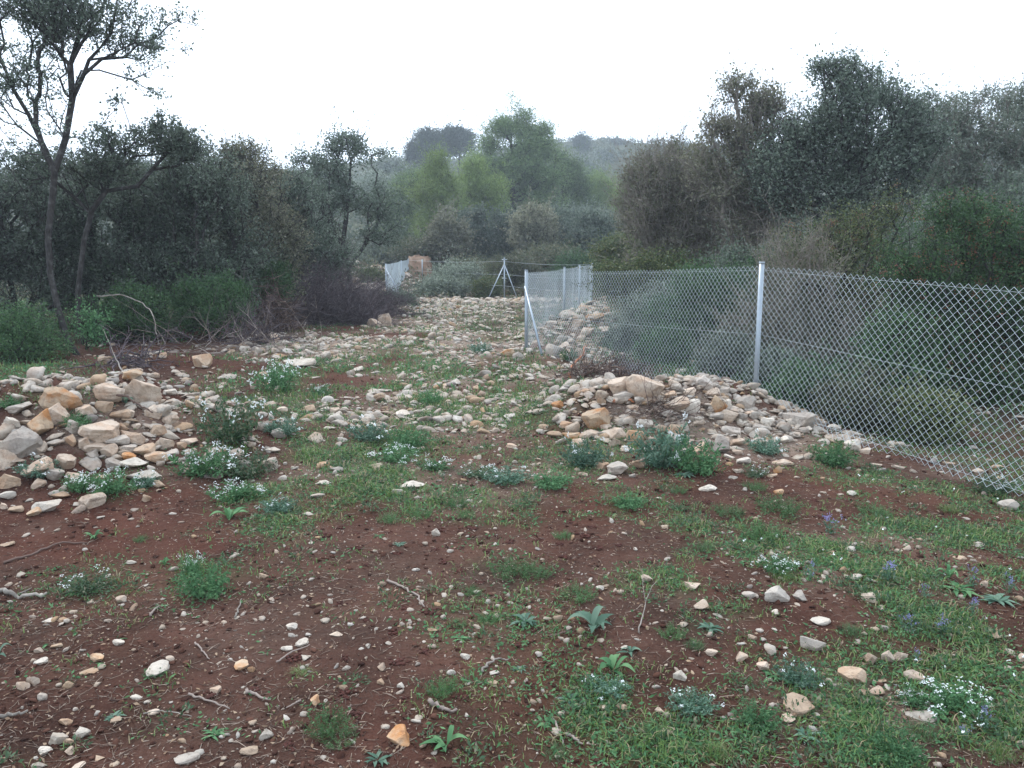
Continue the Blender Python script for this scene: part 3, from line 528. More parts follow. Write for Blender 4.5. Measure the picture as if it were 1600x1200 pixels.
tree('holm_oak', 'dark holm oak deep behind the berry bush at right', 'tree', 14.5, [[(1500, 560), (1500, 420)]], [(1480, 400, 110, 90, 1), (1620, 380, 90, 120, 1), (1560, 500, 120, 80, 1)], OAK, seed=113, group='trees to the right of the clearing', ncl=620, rc=.22, nl=60, L=.06, W=.04, rt=.006, rmax=.06, twig=4)
tree('pine_tree', 'blue-grey pine half hidden behind the twiggy tree, right of the hill', 'pine tree', 48, [[(1030, 400), (1030, 300)]], [(1030, 320, 50, 60, 1), (1090, 310, 60, 60, 1), (1160, 330, 70, 70, 1)], PINED, group='pines behind the clearing', seed=114, ncl=420, rc=.55, nl=50, L=.22, W=.05, rt=.012, rmax=.12, twig=2)

MS = [('low dark shrub pressed against the mesh right of the near post', 1262, 672, 8.3, 60, 60, MASTIC), ('leafy shrub low behind the mesh, second right of the near post', 1345, 690, 7.8, 62, 64, HEATH), ('shrub low behind the mesh beside the berry bush foot', 1440, 712, 7.5, 60, 60, MASTICO),
      ('grey shrub low behind the mesh just left of the near post', 1140, 600, 10.6, 46, 46, OLIVE), ('dark shrub low behind the mesh over the root tangle', 1040, 580, 12.2, 42, 40, MASTIC), ('green shrub low behind the mesh near the rubble bank', 975, 560, 13.6, 30, 30, OLIVE), ('dark low shrub behind the mesh above the big grey stone', 1215, 640, 9.4, 46, 56, OAK), ('tall dark shrub behind the mesh between the berry bushes', 1400, 640, 8.9, 56, 90, MASTIC)]
for k_, (lb, u_, v_, y_, ru, rv, lf) in enumerate(MS):
    tree('shrub', lb, 'shrub', y_, [[(u_, v_), (u_, v_ - rv * .6)]], [(u_, v_ - rv * .8, ru, rv, 1), (u_ - ru * .5, v_ - rv * .5, ru * .6, rv * .6, .5), (u_ + ru * .5, v_ - rv * .5, ru * .6, rv * .6, .5)], lf, group='shrubs behind the mesh', seed=180 + k_,
         ncl=360, rc=.11, nl=34, L=.042, W=.022, rt=.004, rmax=.02, gap=.2, gs=.28, twig=7, wob=.2, wname='stems', minz=.02)
# far scrub on the hillside: one mass
rg = rng(500); M = 9000
yy = rg.uniform(58, 330, M) ** 1.0; xx = rg.uniform(-1, 1, M) * (yy * .85 + 25); zz = H(xx, yy)
keep = (vn(xx, yy, 14, 31) + .6 * vn(xx, yy, 5, 32) > -.95 + .35 * sstep(150, 230, yy)); xx, yy, zz = xx[keep], yy[keep], zz[keep]; M = len(xx)
sz = rg.uniform(.6, 1.9, M) * (1 + .6 * (rg.uniform(0, 1, M) > .93)); mb = MB(); nl_ = 34
idx = np.repeat(np.arange(M), nl_); d = rdir(rg, len(idx)); d[:, 2] = np.abs(d[:, 2])
P_ = np.stack([xx, yy, zz], 1)[idx] + d * (sz[idx] * rg.uniform(.4, 1, len(idx)))[:, None] * np.array([1, 1, .95])
leaves(mb, P_, d + rdir(rg, len(idx)) * .8, rg.uniform(.35, .6, len(idx)), rg.uniform(.2, .4, len(idx)), rg)
tag(mb.build('hillside_scrub', SCRUB), 'dense low scrub covering the hazy hillside behind', 'scrub', kind='stuff')
HT = [('dark lone tree breaking the skyline right of the tallest pine', 908, 222, 12, 11, 175), ('small tree on the skyline right of the lone dark tree', 965, 226, 9, 7, 190), ('grey tree on the hill slope above the bright young pine', 915, 262, 24, 16, 140),
      ('dull green tree low on the slope right of the dusky pine', 920, 285, 22, 18, 110), ('small round tree near the top of the slope', 945, 240, 14, 8, 165), ('grey tree on the left skyline above the slender oak', 515, 268, 26, 10, 120), ('round tree on the left skyline beside the hilltop pines', 612, 262, 26, 14, 115)]
for k_, (lb, u_, v_, ru, rv, y_) in enumerate(HT):
    p0 = at(u_, v_, y_); gz = float(H(p0[0], y_)); vb = 600 - F * math.tan(math.atan((gz - EYE) / y_) + PITCH)
    tree('hillside_tree', lb, 'tree', y_, [[(u_, max(vb, v_ + 2)), (u_, v_)]], [(u_, v_, ru, rv, 1), (u_ + ru * .3, v_ + rv * .7, ru * .8, rv, .6)], PINED if k_ < 2 else (PINE if k_ % 2 else OLIVE), group='trees on the hillside', seed=130 + k_, ncl=110, rc=.8, nl=30, L=.5, W=.16, rt=.03, rmax=.2, twig=2, minz=.0)

# ------------------------------------------------------------------ fences
WW = .03535
def line_pts(A, B, s): return A[None] + (B - A)[None] * s[:, None]
def mesh_panel(A, B, h, rg, wire=.0022, bulge=.03, base_follow=True, rows=None):
    """chain link between base points A and B (each x,y,z)"""
    A = np.array(A, float); B = np.array(B, float); L = np.linalg.norm((B - A)[:2]); d = (B - A) / L; nrm = np.array([-d[1], d[0], 0]); nrm /= np.linalg.norm(nrm)
    nw = int(L / WW); rows = rows or int(h / WW); mb = MB(); K = np.arange(nw); J = np.arange(rows + 1)
    S = (K[:, None] + ((J[None] + K[:, None]) % 2)) * WW; Z = np.broadcast_to(h - J[None] * WW, S.shape)
    off = bulge * np.sin(math.pi * np.clip(Z / h, 0, 1)) * (vn(S * 1.0, Z * .6 + A[1], .8, 41)) + .0018 * np.where((J[None] + K[:, None]) % 2, 1, -1)
    low = np.clip(1 - Z / .25, 0, 1) ** 2; off = off + low * .07 * vn(S, Z * 0 + A[0], .35, 42)
    sag = -.02 * np.sin(math.pi * np.clip(S / L, 0, 1)) + .012 * vn(S, Z, .5, 43)
    P = A + S[..., None] * d + nrm * off[..., None]; P[..., 2] += Z + sag
    segs(mb, P[:, :-1].reshape(-1, 3), P[:, 1:].reshape(-1, 3), wire, wire, 3); return mb
def wire_line(mb, A, B, z0, sag, r=.0012, n_=14, k=4):
    t = np.linspace(0, 1, n_); P = np.array(A)[None] * (1 - t[:, None]) + np.array(B)[None] * t[:, None]; P[:, 2] += z0 - sag * np.sin(math.pi * t); tube(mb, P, r, k)
def post(parent, x, y, z, h, r=.026, label=None):
    mb = MB(); o = parent.location; tube(mb, [(x - o.x, y - o.y, z - .25 - o.z), (x - o.x, y - o.y, z + h - .004 - o.z), ], r, 14)
    cb = MB(); tube(cb, [(x - o.x, y - o.y, z + h - .012 - o.z), (x - o.x, y - o.y, z + h + .006 - o.z)], r + .003, 14)
    p_ = mb.build('post', GALVP, parent, smooth=False)
    for f in p_.data.polygons: f.use_smooth = len(f.vertices) == 4
    cb.build('cap', GALVP, p_)
    if label: p_['label'] = label
    return p_
def fence(name, label, pts, h, seed, brace=None, hs=None, group='galvanised chain link fences', wires=(.0, .5, .97), wr=.0018):
    """pts: list of (x,y,z, top_z); posts at each"""
    root = empty(name, pts[0][:3]); tag(root, label, 'fence', group); o = np.array(pts[0][:3]); rg = rng(seed); big = MB(); wmb = MB()
    for (a, b) in zip(pts[:-1], pts[1:]):
        A = np.array(a[:3]) - o; B = np.array(b[:3]) - o; hh = h - .05
        A2 = A.copy(); A2[2] = a[3] - 1.5 - o[2]; B2 = B.copy(); B2[2] = b[3] - 1.5 - o[2]
        m_ = mesh_panel(A2, B2, 1.465, rg, wr)
        for V, Fa in zip(m_.V, m_.F): big.add(V, Fa)
        for z0, sg in ((1.425, .008), (.78, .03), (.08, .04)): wire_line(wmb, A2, B2, z0, sg)
    big.build('mesh', GALV, root); wmb.build('tension_wire', GALV, root)
    for q in pts: post(root, q[0], q[1], q[2], q[3] - q[2])
    for (x0, y0, z0, x1, y1, z1) in brace or []:
        mb = MB(); tube(mb, [(x0 - o[0], y0 - o[1], z0 - o[2]), (x1 - o[0], y1 - o[1], z1 - o[2])], .02, 10); mb.build('brace', GALVP, root)
    return root
def gp(u, v, y): q = at(u, v, y); return (q[0], q[1], q[2])
N0 = (4.75, 2.45, -.12, 1.36); N1 = (2.50, 7.98, .09, 1.59); N2 = (.24, 13.4, -.08, 1.42)
fence('chain_link_fence', 'tall chain link fence running from the right foreground past the bright near post', [N0, N1, N2], 1.5, 1)
bt = at(848, 572, 12.4)
fence('chain_link_fence', 'chain link fence running away from the braced corner post beside the stony track', [(N2[0] + .01, N2[1] + .12, -.1, 1.40), (1.28, 19.4, -.12, 1.39), (2.05, 24.2, -.1, 1.39), (2.94, 29.2, -.1, 1.40)], 1.5, 2,
      brace=[(N2[0] - .02, N2[1] - .04, 1.15, bt[0], 12.5, float(H(bt[0], 12.5)) - .03)], wr=.0011)
fz = lambda x, y: float(H(x, y))
fence('chain_link_fence', 'distant short stretch of mesh fence left of the track behind dark bushes', [(-4.75, 30, .0, 1.38), (-5.0, 36, .1, 1.47), (-5.45, 42, .15, 1.53)], 1.5, 3, brace=[(-4.75, 29.95, 1.2, -4.0, 29.4, fz(-4, 29.4) - .03)], wr=.003)
# wire fence across the end with the braced post
tr = empty('braced_fence_post', (-.3, 31.3, fz(-.3, 31.3))); tag(tr, 'thin corner post with two sloping braces standing at the end of the track', 'fence post')
o = np.array(tr.location)
mb = MB(); tube(mb, [(0, 0, -.2), (0, 0, 1.53)], .026, 10); mb.build('post', GALVP, tr)
for (dx, dy_) in ((-.66, -.5), (.53, -.35)):
    mb = MB(); tube(mb, [(0, 0, 1.32), (dx, dy_, fz(-.3 + dx, 31.3 + dy_) - o[2] - .05)], .02, 8); mb.build('brace', GALVP, tr)
mb = MB(); tube(mb, [(-.10, 0, 1.5), (.10, 0, 1.5)], .02, 6); tube(mb, [(-.09, -.03, .78), (.09, -.03, .78)], .014, 6); tube(mb, [(0, 0, 1.52), (0, 0, 1.58)], .035, 8); mb.build('fittings', GALVP, tr)
wf = empty('wire_fence', (-5.45, 42, .1)); tag(wf, 'line of bare strained wires crossing behind the braced post', 'wire fence'); o = np.array(wf.location)
mb = MB()
for zt in (1.45, .95, .5):
    for A, B in (((-5.45, 42, 0), (-.3, 31.3, 0)), ((-.3, 31.3, 0), (2.94, 29.2, -.1))): wire_line(mb, np.array(A, float) - o, np.array(B, float) - o, zt, .06, r=.0035)
mb.build('wire', GALV, wf)
for x_, y_ in ((-4.55, 40.4),):
    mb = MB(); z_ = fz(x_, y_); tube(mb, [(x_ - o[0], y_ - o[1], z_ - .1 - o[2]), (x_ - o[0], y_ - o[1], 1.5 - o[2])], .026, 8); mb.build('post', GALVP, wf)
# orange bank
bc = at(656, 430, 42.3); rg = rng(77); nu, nv = 26, 16; mb = MB()
th = np.linspace(0, 2 * math.pi, nu, endpoint=False); ph = np.linspace(0, math.pi / 2, nv)
TH, PH = np.meshgrid(th, ph); rr = 1 + .12 * vn(TH * 2, PH * 2, .5, 51) + .06 * vn(TH * 5, PH * 5, .5, 52)
X = .68 * np.sign(np.cos(TH)) * np.abs(np.cos(TH)) ** .6 * np.cos(PH) ** .35 * rr; Y = .5 * np.sin(TH) * np.cos(PH) ** .35 * rr; Z = 1.12 * np.sin(PH) ** .8 * rr
q = (np.arange(nv - 1)[:, None] * nu + np.arange(nu)[None]).ravel(); q2 = (np.arange(nv - 1)[:, None] * nu + (np.arange(nu)[None] + 1) % nu).ravel()
mb.add(np.stack([X, Y, Z], -1).reshape(-1, 3), np.stack([q, q2, q2 + nu, q + nu], 1))
ob = mb.build('earth_bank', ORANGE, smooth=True, loc=(bc[0], 42.3, fz(bc[0], 42.3) - .05)); tag(ob, 'upright bank of orange earth behind the far mesh fence', 'earth bank')

# ------------------------------------------------------------------ brushwood, stumps, dead branches
def brush(name, label, cat, loc, n_, size, mat, seed, L=(.4, 1.2), r=.004, up=.3, lean=(1, 0, 0)):
    rg = rng(seed); mb = MB(); c0 = rg.normal(size=(n_, 3)) * np.array(size) * .42; c0[:, 2] = np.abs(rg.normal(size=n_)) * size[2] * .45
    c0[:, 2] *= np.clip(1.2 - (np.abs(c0[:, 0]) / size[0]) ** 2, .15, 1); D = rdir(rg, n_, up) + np.array(lean) * rg.uniform(-.2, 1, n_)[:, None]; D = unit(D)
    P = c0; ln = rg.uniform(*L, n_) / 4; rad = r * rg.uniform(.5, 1.8, n_)
    for k_ in range(4):
        D2 = unit(D + rdir(rg, n_) * .35); Q = P + D2 * ln[:, None]; Q[:, 2] = np.maximum(Q[:, 2], .01); segs(mb, P, Q, rad * (1 - k_ * .22), rad * (1 - (k_ + 1) * .22), 3)
        m_ = n_ // 2; s_ = rg.choice(n_, m_); segs(mb, Q[s_], Q[s_] + unit(D2[s_] + rdir(rg, m_) * .9) * ln[s_, None] * 1.2, rad[s_] * .5, rad[s_] * .2, 3); P, D = Q, D2
    o_ = mb.build(name, mat, loc=loc); tag(o_, label, cat); return o_
def brush_at(name, label, cat, u, v, n_, size, mat, seed, **k):
    x_, y_, z_ = hit(u, v); return brush(name, label, cat, (x_, y_, z_), n_, size, mat, seed, **k)
brush_at('brushwood_heap', 'big heap of purple-grey dead brushwood beside the track', 'brushwood', 500, 504, 4200, (1.45, 1.0, .85), PURP, 201, L=(.4, 1.2), r=.005, up=.1, lean=(.5, 0, .0))
brush_at('uprooted_stump', 'rusty brown uprooted root plate at the left end of the brushwood heap', 'stump', 428, 520, 520, (.4, .35, .95), ROOT, 202, L=(.2, .6), r=.009, up=.0, lean=(0, 0, .1))
brush_at('brushwood_heap', 'small dark brushwood heap near the far mesh fence', 'brushwood', 575, 492, 900, (1.2, .8, .7), PURP, 203, L=(.4, 1.1), r=.006)
brush_at('root_clump', 'dark tangled roots torn up at the edge of the left soil bank', 'roots', 205, 572, 70, (.4, .25, .2), PURP, 204, L=(.2, .6), r=.009, up=-.1)
brush_at('twig_pile', 'grey dead branches lying in front of the left thicket', 'branches', 330, 548, 60, (1.9, .5, .3), TWIG, 205, L=(.4, 1.3), r=.005, up=.0, lean=(.5, 0, 0))
brush_at('twig_pile', 'grey dead twigs tangled against the brushwood heap foot', 'branches', 405, 538, 150, (.6, .4, .35), PURP, 206, L=(.4, 1.1), r=.005, up=.5, lean=(.2, 0, .2))
brush_at('twig_pile', 'thin dead branches below the forked oak', 'branches', 245, 540, 36, (1.2, .5, .3), PURP, 207, L=(.5, 1.5), r=.006, up=.2, lean=(-.3, 0, .1))
brush_at('root_clump', 'dark brown root tangle against the mesh above the right stone heap', 'roots', 925, 590, 240, (.6, .3, .16), ROOT, 208, L=(.15, .45), r=.006, up=-.2)
brush_at('root_clump', 'grey dry twig tangle on top of the right stone heap', 'roots', 1030, 650, 110, (.4, .2, .12), ROOT, 209, L=(.2, .55), r=.003, up=.1)
brush_at('dead_bush', 'dark leafless bush between stones at the mesh foot', 'dead bush', 970, 590, 160, (.35, .25, .2), PURP, 210, L=(.2, .5), r=.004)
def stick(label, px, r, mat, seed, lift=.01, name='stick', fork=None):
    rg = rng(seed); P = []
    for q in px:
        x_, y_, z_ = hit(q[0], q[1]); P.append((x_, y_, z_ + lift + (q[2] if len(q) > 2 else 0)))
    P = np.array(P); o_ = P[0].copy(); P -= o_; t = np.linspace(0, len(P) - 1, len(P) * 4); Q = np.stack([np.interp(t, np.arange(len(P)), P[:, i]) for i in range(3)], 1)
    Q += rg.normal(0, r * .5, Q.shape) ; mb = MB(); tube(mb, Q, np.linspace(r, r * .5, len(Q)), 6)
    for a, b in fork or []:
        x_, y_, z_ = hit(b[0], b[1]); B = np.array((x_, y_, z_ + b[2])) - o_; A = Q[int(a * (len(Q) - 1))]; mid = (A + B) / 2 + rg.normal(0, .01, 3); tube(mb, [A, mid, B], [r * .5, r * .4, r * .2], 5)
    ob_ = mb.build(name, mat, loc=o_, smooth=True); tag(ob_, label, 'stick', 'sticks lying on the ground'); return ob_
stick('long brown curved stick on bare soil in the middle foreground', [(605, 912), (628, 920), (650, 932), (663, 952)], .007, TWIG, 1)
stick('pale forked twig leaning up from the grass right of centre', [(998, 992), (1006, 965, .02), (1012, 948, .05)], .0035, BARKP, 2, fork=[(.8, (1002, 925, .12)), (.9, (1030, 935, .1))])
stick('curved grey twig next to two pale stones in lower middle', [(752, 1052), (762, 1040), (780, 1034), (795, 1036)], .006, BARKP, 3)
stick('stout short stick below the small feathery tuft at the bottom', [(672, 1102), (690, 1112), (712, 1116)], .009, TWIG, 4)
stick('straight pale twig pointing up at the left-centre soil', [(368, 967), (373, 953), (378, 940)], .005, BARKP, 5)
stick('tan twig right of the flowering clump on left soil', [(234, 965), (240, 958), (248, 952)], .006, TWIG, 6)
stick('thin crooked twig with a clump end in the left foreground', [(305, 1008), (316, 1018), (328, 1034)], .0045, TWIG, 7)
stick('weathered grey stick at the left frame edge', [(-12, 1128), (15, 1122), (42, 1116)], .009, BARKP, 8)
stick('thick grey branch end at the left frame edge', [(-20, 925), (10, 930), (30, 934), (75, 934)], .014, BARKP, 9, fork=[(.6, (50, 922, .01))])
stick('dark root-like stick curving across the far left soil', [(8, 882), (50, 868), (90, 852), (135, 850)], .008, ROOT, 10)
stick('brown stick lying diagonally at left bottom', [(385, 1085), (400, 1090), (422, 1097)], .007, TWIG, 11)
stick('long thin twig slanting up right in left foreground', [(432, 1040), (455, 1025), (485, 1012)], .004, TWIG, 12)
stick('reddish twig beside the weeds in lower centre', [(862, 1125), (873, 1145), (880, 1170)], .005, TWIG, 13)
stick('brown twig slanting down right in lower centre', [(886, 1152), (898, 1160), (910, 1168)], .006, TWIG, 14)
stick('thin stick beside the broad rosette right of centre', [(860, 998), (880, 993), (892, 988)], .005, ROOT, 15)
stick('thin dark stick lying across the soil left of the bottom tuft', [(295, 1090), (318, 1096), (358, 1110)], .005, TWIG, 16)
stick('torn reddish wood splinter leaning on stones below the fence corner', [(889, 592), (898, 578, .08), (916, 562, .2)], .022, REDWOOD, 17)
stick('reddish broken branch lying on the right stone heap', [(960, 640, .04), (975, 636, .06), (990, 640, .04)], .018, REDWOOD, 18)
stick('pale bent dead branch arching in front of the left thicket', [(160, 560, .9), (200, 556, .93), (228, 556, .8), (243, 560, .6), (250, 562, .2)], .011, BARKP, 19, name='dead_branch')
stick('pale bare stem rising slanted from the left heap top', [(196, 592), (180, 574, .15), (165, 556, .4)], .008, BARKP, 20, name='dead_branch')
stick('dark root bridging the stones of the left heap', [(180, 638, .1), (200, 643, .1), (222, 652, .06), (240, 656, .05)], .011, ROOT, 21)
stick('long straw stem lying in the left foreground bottom', [(225, 1118), (262, 1116), (300, 1125)], .003, BARKP, 22)
stick('broken twig near the left grass tuft bottom', [(470, 1098), (448, 1112)], .004, TWIG, 23)

# ------------------------------------------------------------------ stones
def ico(sub):
    t = (1 + 5 ** .5) / 2
    V = [(-1, t, 0), (1, t, 0), (-1, -t, 0), (1, -t, 0), (0, -1, t), (0, 1, t), (0, -1, -t), (0, 1, -t), (t, 0, -1), (t, 0, 1), (-t, 0, -1), (-t, 0, 1)]
    Fc = [(0, 11, 5), (0, 5, 1), (0, 1, 7), (0, 7, 10), (0, 10, 11), (1, 5, 9), (5, 11, 4), (11, 10, 2), (10, 7, 6), (7, 1, 8), (3, 9, 4), (3, 4, 2), (3, 2, 6), (3, 6, 8), (3, 8, 9), (4, 9, 5), (2, 4, 11), (6, 2, 10), (8, 6, 7), (9, 8, 1)]
    V = [np.array(v) / np.linalg.norm(v) for v in V]
    for _ in range(sub):
        mid = {}; nf = []
        def m(a, b):
            k = (min(a, b), max(a, b))
            if k not in mid: q = V[a] + V[b]; V.append(q / np.linalg.norm(q)); mid[k] = len(V) - 1
            return mid[k]
        for a, b, c_ in Fc:
            x, y, z = m(a, b), m(b, c_), m(c_, a); nf += [(a, x, z), (b, y, x), (c_, z, y), (x, y, z)]
        Fc = nf
    return np.array(V), np.array(Fc)
IV = {s: ico(s) for s in (1, 2, 3, 4)}
def stone_V(rg, sub, cuts, rough, dims):
    V, Fc = IV[sub]; N_ = rdir(rg, cuts); d = rg.uniform(.34, .80, cuts); dot = V @ N_.T
    s = np.min(np.where(dot > .05, d / np.maximum(dot, .05), 9), axis=1); s = np.minimum(s, 1.06)
    ph = rg.uniform(0, 6); s = s * (1 + rough * (sn3(V, .5, ph) + .5 * sn3(V, .22, ph + 2) + .3 * sn3(V, .11, ph + 4)))
    P = V * s[:, None] * np.array(dims); ext = P.max(0) - P.min(0); P = P / ext[0]; P[:, 2] -= P[:, 2].min(); return P, Fc
PROTO = []          # unit-wide stone shapes: (P, F, height ratio)
rg = rng(600)
for k_ in range(16):
    dims = (1, rg.uniform(.65, .95), [.42, .58, .75, .9][k_ % 4] * rg.uniform(.9, 1.1)); P, Fc = stone_V(rg, 4, 8 + k_ % 5, .07, dims); PROTO.append((P, Fc, P[:, 2].max()))
PM = {}
def stone_mesh(k_, c_):
    if (k_, c_) not in PM: PM[(k_, c_)] = mk_mesh('stone', PROTO[k_][0], [PROTO[k_][1]], SM[c_], smooth=True); PM[(k_, c_)].set_sharp_from_angle(angle=R(17))
    return PM[(k_, c_)]
ST = []             # (u, v_centre, w, h, colour, where)
def S(where, s):
    for row in s.split(';'):
        a = row.split()
        if a: ST.append((float(a[0]), float(a[1]), float(a[2]), float(a[3]), {'w': 'white', 'c': 'cream', 't': 'tan', 'o': 'orange', 'g': 'grey'}[a[4]], where))
S('on the left stone heap', '95 622 72 40 o;62 660 42 40 o;88 648 44 36 c;222 612 66 50 c;210 588 30 16 o;140 597 20 12 o;172 612 48 28 c;265 613 20 11 w;245 586 16 10 c;30 692 64 54 g;8 715 40 36 c;188 651 34 17 t;190 667 32 15 t;228 637 22 14 w;240 645 28 22 c;264 656 28 18 c;150 672 52 30 c;204 682 46 22 c;246 671 38 18 t;180 690 38 20 g;150 697 44 18 c;225 702 36 22 t;258 692 32 22 c;281 696 18 13 t;297 690 24 13 c;298 706 20 13 c;267 708 22 13 g;241 713 40 20 t;203 713 24 13 o;166 706 32 22 c;142 711 20 16 g;180 723 28 22 g;205 722 56 11 w;228 737 62 20 w;130 690 30 20 c;110 720 36 24 c;90 740 30 20 g;60 730 50 30 c;120 745 34 18 c;160 745 26 14 o;20 660 30 24 w;36 640 30 16 g;120 665 30 22 g;205 648 20 14 c;170 635 30 20 t;130 640 30 18 c;200 700 22 12 g;110 690 24 18 t;84 770 20 10 g;60 700 30 20 c;212 668 16 10 c;282 720 18 11 g')
S('below the left stone heap', '248 755 26 12 t;14 752 38 28 t;58 757 22 17 c;10 772 28 14 w;96 772 34 10 t;78 787 46 24 w;140 780 50 28 c;230 777 15 14 t;25 795 24 13 t;52 799 22 14 o;155 806 13 8 w;6 790 16 14 c;45 780 12 9 t;40 835 14 9 c;16 848 26 9 t;176 812 10 6 w;210 796 10 5 t')
S('behind the left stone heap', '305 607 15 18 o;298 630 15 14 o;310 563 38 24 t;230 553 16 12 c;170 562 28 14 t;228 568 14 10 o;270 590 9 8 w;350 600 20 8 c;330 580 12 7 t;372 612 14 8 w;285 578 10 6 t;253 555 14 10 t;345 588 12 9 c')
S('on the right stone heap', '1012 606 64 40 c;965 604 38 26 c;978 619 34 18 g;940 622 15 28 t;957 626 22 9 w;929 656 48 34 o;885 665 24 11 t;892 681 36 15 o;923 677 40 16 c;960 676 42 20 c;1000 682 36 26 o;1015 627 42 14 c;1055 632 40 26 c;1086 640 28 30 w;1100 598 30 24 g;1121 630 30 30 o;1138 626 13 26 w;1165 628 38 24 g;1077 653 36 13 w;1118 652 26 13 g;1141 650 30 20 c;1160 660 18 12 w;1072 668 16 14 w;1056 670 28 22 t;1095 702 26 34 t;1122 690 28 38 g;1145 672 32 16 g;980 700 26 12 c;960 690 20 16 c;1110 613 26 16 c;1078 612 24 14 c;1040 648 22 12 g;1010 660 26 14 w;1030 668 22 14 c;905 690 26 12 c;1070 690 26 12 c;1150 690 26 14 c;1130 612 20 12 g;1100 585 18 11 g;1050 600 18 12 c;1090 660 22 12 c;990 640 22 12 c;1172 672 16 13 w;945 668 20 12 c;975 656 20 14 g;1170 645 18 10 c;1046 618 20 12 t;1065 580 20 10 g;1150 705 18 10 c')
S('below the right stone heap', '968 730 34 20 g;938 726 26 15 t;946 743 34 11 w;1001 724 26 16 t;870 745 12 15 c;1108 761 32 13 w;1090 757 8 7 o;1136 712 18 8 w;1160 720 24 13 w;1140 723 12 9 o;1152 735 20 9 c;1145 745 12 8 o;915 612 16 9 t;870 633 20 13 o;846 632 14 9 c;912 740 16 9 c;1180 735 14 8 t;826 660 12 7 t;850 672 16 7 c;895 640 14 9 g;988 742 12 9 t')
S('along the near mesh foot', '1300 664 28 10 w;1244 650 54 28 g;1200 658 26 18 w;1186 668 28 16 g;1330 695 28 20 w;1351 703 18 13 c;1366 725 20 8 c;1259 670 16 10 w;1227 720 42 15 c;1180 676 22 18 w;1196 690 26 12 c;1222 686 20 12 w;1215 732 16 16 o;1208 742 18 9 t;1340 735 12 7 t;1384 744 12 8 t;1400 728 22 9 c;1425 735 14 9 c;1245 745 10 6 c;1577 787 34 20 g;1560 728 24 8 t;1480 722 20 7 t;1300 712 30 14 g;1218 768 18 12 o;1530 735 22 9 c;1272 655 20 12 g;1560 745 18 8 t;1330 770 16 7 o;1190 700 18 10 t;1165 765 10 7 t')
S('by the mesh fence corner', '792 551 26 14 o;812 556 20 16 g;900 569 18 14 w;880 558 22 15 c;916 566 16 10 c;870 547 34 22 g;902 549 22 16 c;930 495 34 14 o;912 520 22 16 c;890 530 18 12 g;1025 512 22 8 w;945 484 18 10 t;905 505 24 12 c;880 540 20 14 c;960 500 14 10 c;1082 565 14 10 t')
S('by the brushwood heap', '427 527 26 20 c;588 505 24 15 c;604 500 26 22 c;571 509 16 8 w;520 524 12 9 w;445 535 24 9 w;385 545 16 12 w;405 546 14 11 w;538 522 14 8 w;560 500 14 8 t;620 492 14 8 w;462 540 20 8 c;400 560 14 8 w;470 560 22 7 w;545 530 20 6 c')
S('on bottom left soil', '78 966 24 9 w;101 966 22 10 t;96 973 15 8 o;88 1008 19 10 o;60 1016 15 12 c;52 1030 9 11 o;63 1031 17 10 w;37 1070 20 17 c;54 1062 19 18 c;105 1013 15 9 t;139 1048 28 10 t;155 1025 24 15 o;188 1003 20 12 w;244 1043 31 16 w;263 1028 16 12 c;336 1076 19 14 c;375 1039 22 13 o;394 1045 12 12 o;213 1086 20 9 w;239 1111 20 10 c;104 1127 21 13 t;93 1149 28 24 w;127 1143 25 20 w;107 1157 18 15 t;67 1172 24 14 w;413 1146 21 18 w;392 1169 28 15 t;290 1183 38 18 g;125 1195 16 9 c;61 1194 26 12 w;155 1182 17 9 t;108 1172 14 13 c;66 1090 16 8 g;183 1124 16 9 t;153 1115 11 8 c;310 1076 8 6 w;118 1106 8 7 t')
S('on the left middle soil', '187 935 18 13 c;210 948 20 6 c;205 878 18 9 w;413 898 16 11 t;437 914 9 10 c;425 915 7 6 w;454 978 19 12 w;471 1003 18 11 w;450 1012 19 10 w;477 1025 18 9 w;491 1094 16 17 o;508 970 17 8 t;525 989 22 8 c;497 942 12 8 w;170 971 14 6 t;287 981 10 8 o;275 1008 9 6 t;228 913 11 8 w;231 896 12 6 w;65 930 9 6 w;109 923 10 7 c;32 897 14 7 t;310 964 10 5 t;425 940 11 7 c')
S('on the central red soil', '681 831 15 15 w;621 1147 36 28 o;686 979 10 17 t;677 984 18 9 o;745 979 16 8 w;728 1025 16 12 w;705 1049 15 8 w;771 1051 16 9 w;769 1067 16 10 t;764 1034 11 10 w;575 1009 12 10 w;607 1005 9 8 w;596 1041 14 12 c;538 1073 13 12 t;626 1070 13 12 w;694 963 18 6 o;592 917 10 7 t;609 982 7 5 w;695 928 12 7 t;706 915 12 9 t;854 965 15 6 t;872 967 17 7 t;894 965 12 9 c;729 1115 10 9 t;627 1168 9 12 t;843 1023 13 8 w;621 1110 8 7 w;595 1066 13 12 t;842 1095 12 5 t;565 1013 10 6 w;540 1044 16 7 w;652 1037 12 7 c;730 1067 11 7 t;940 935 9 6 w;760 830 9 6 o;1040 823 12 6 c;974 832 10 6 t;840 858 9 6 w')
S('among lower middle weeds', '1010 901 20 15 c;936 919 14 10 w;1050 903 12 9 w;941 1107 14 10 c;970 1104 17 12 t;1030 1109 15 10 c;1042 1136 30 13 c;1062 1055 22 18 w;907 993 10 7 t;889 982 12 5 c;1080 912 30 14 c;1091 943 26 18 c;1114 1018 20 13 c;1156 1025 20 17 c;1177 995 15 11 c;1194 998 15 8 c;1191 1040 20 14 c;1190 1031 14 8 c;1196 1127 16 13 t;1168 927 22 12 g;1120 960 16 8 t;1210 957 13 11 w;1210 982 16 7 t;1230 1120 20 10 c;1205 1020 20 6 g;1155 1005 14 8 t;1272 1118 16 10 w;1013 980 12 5 t')
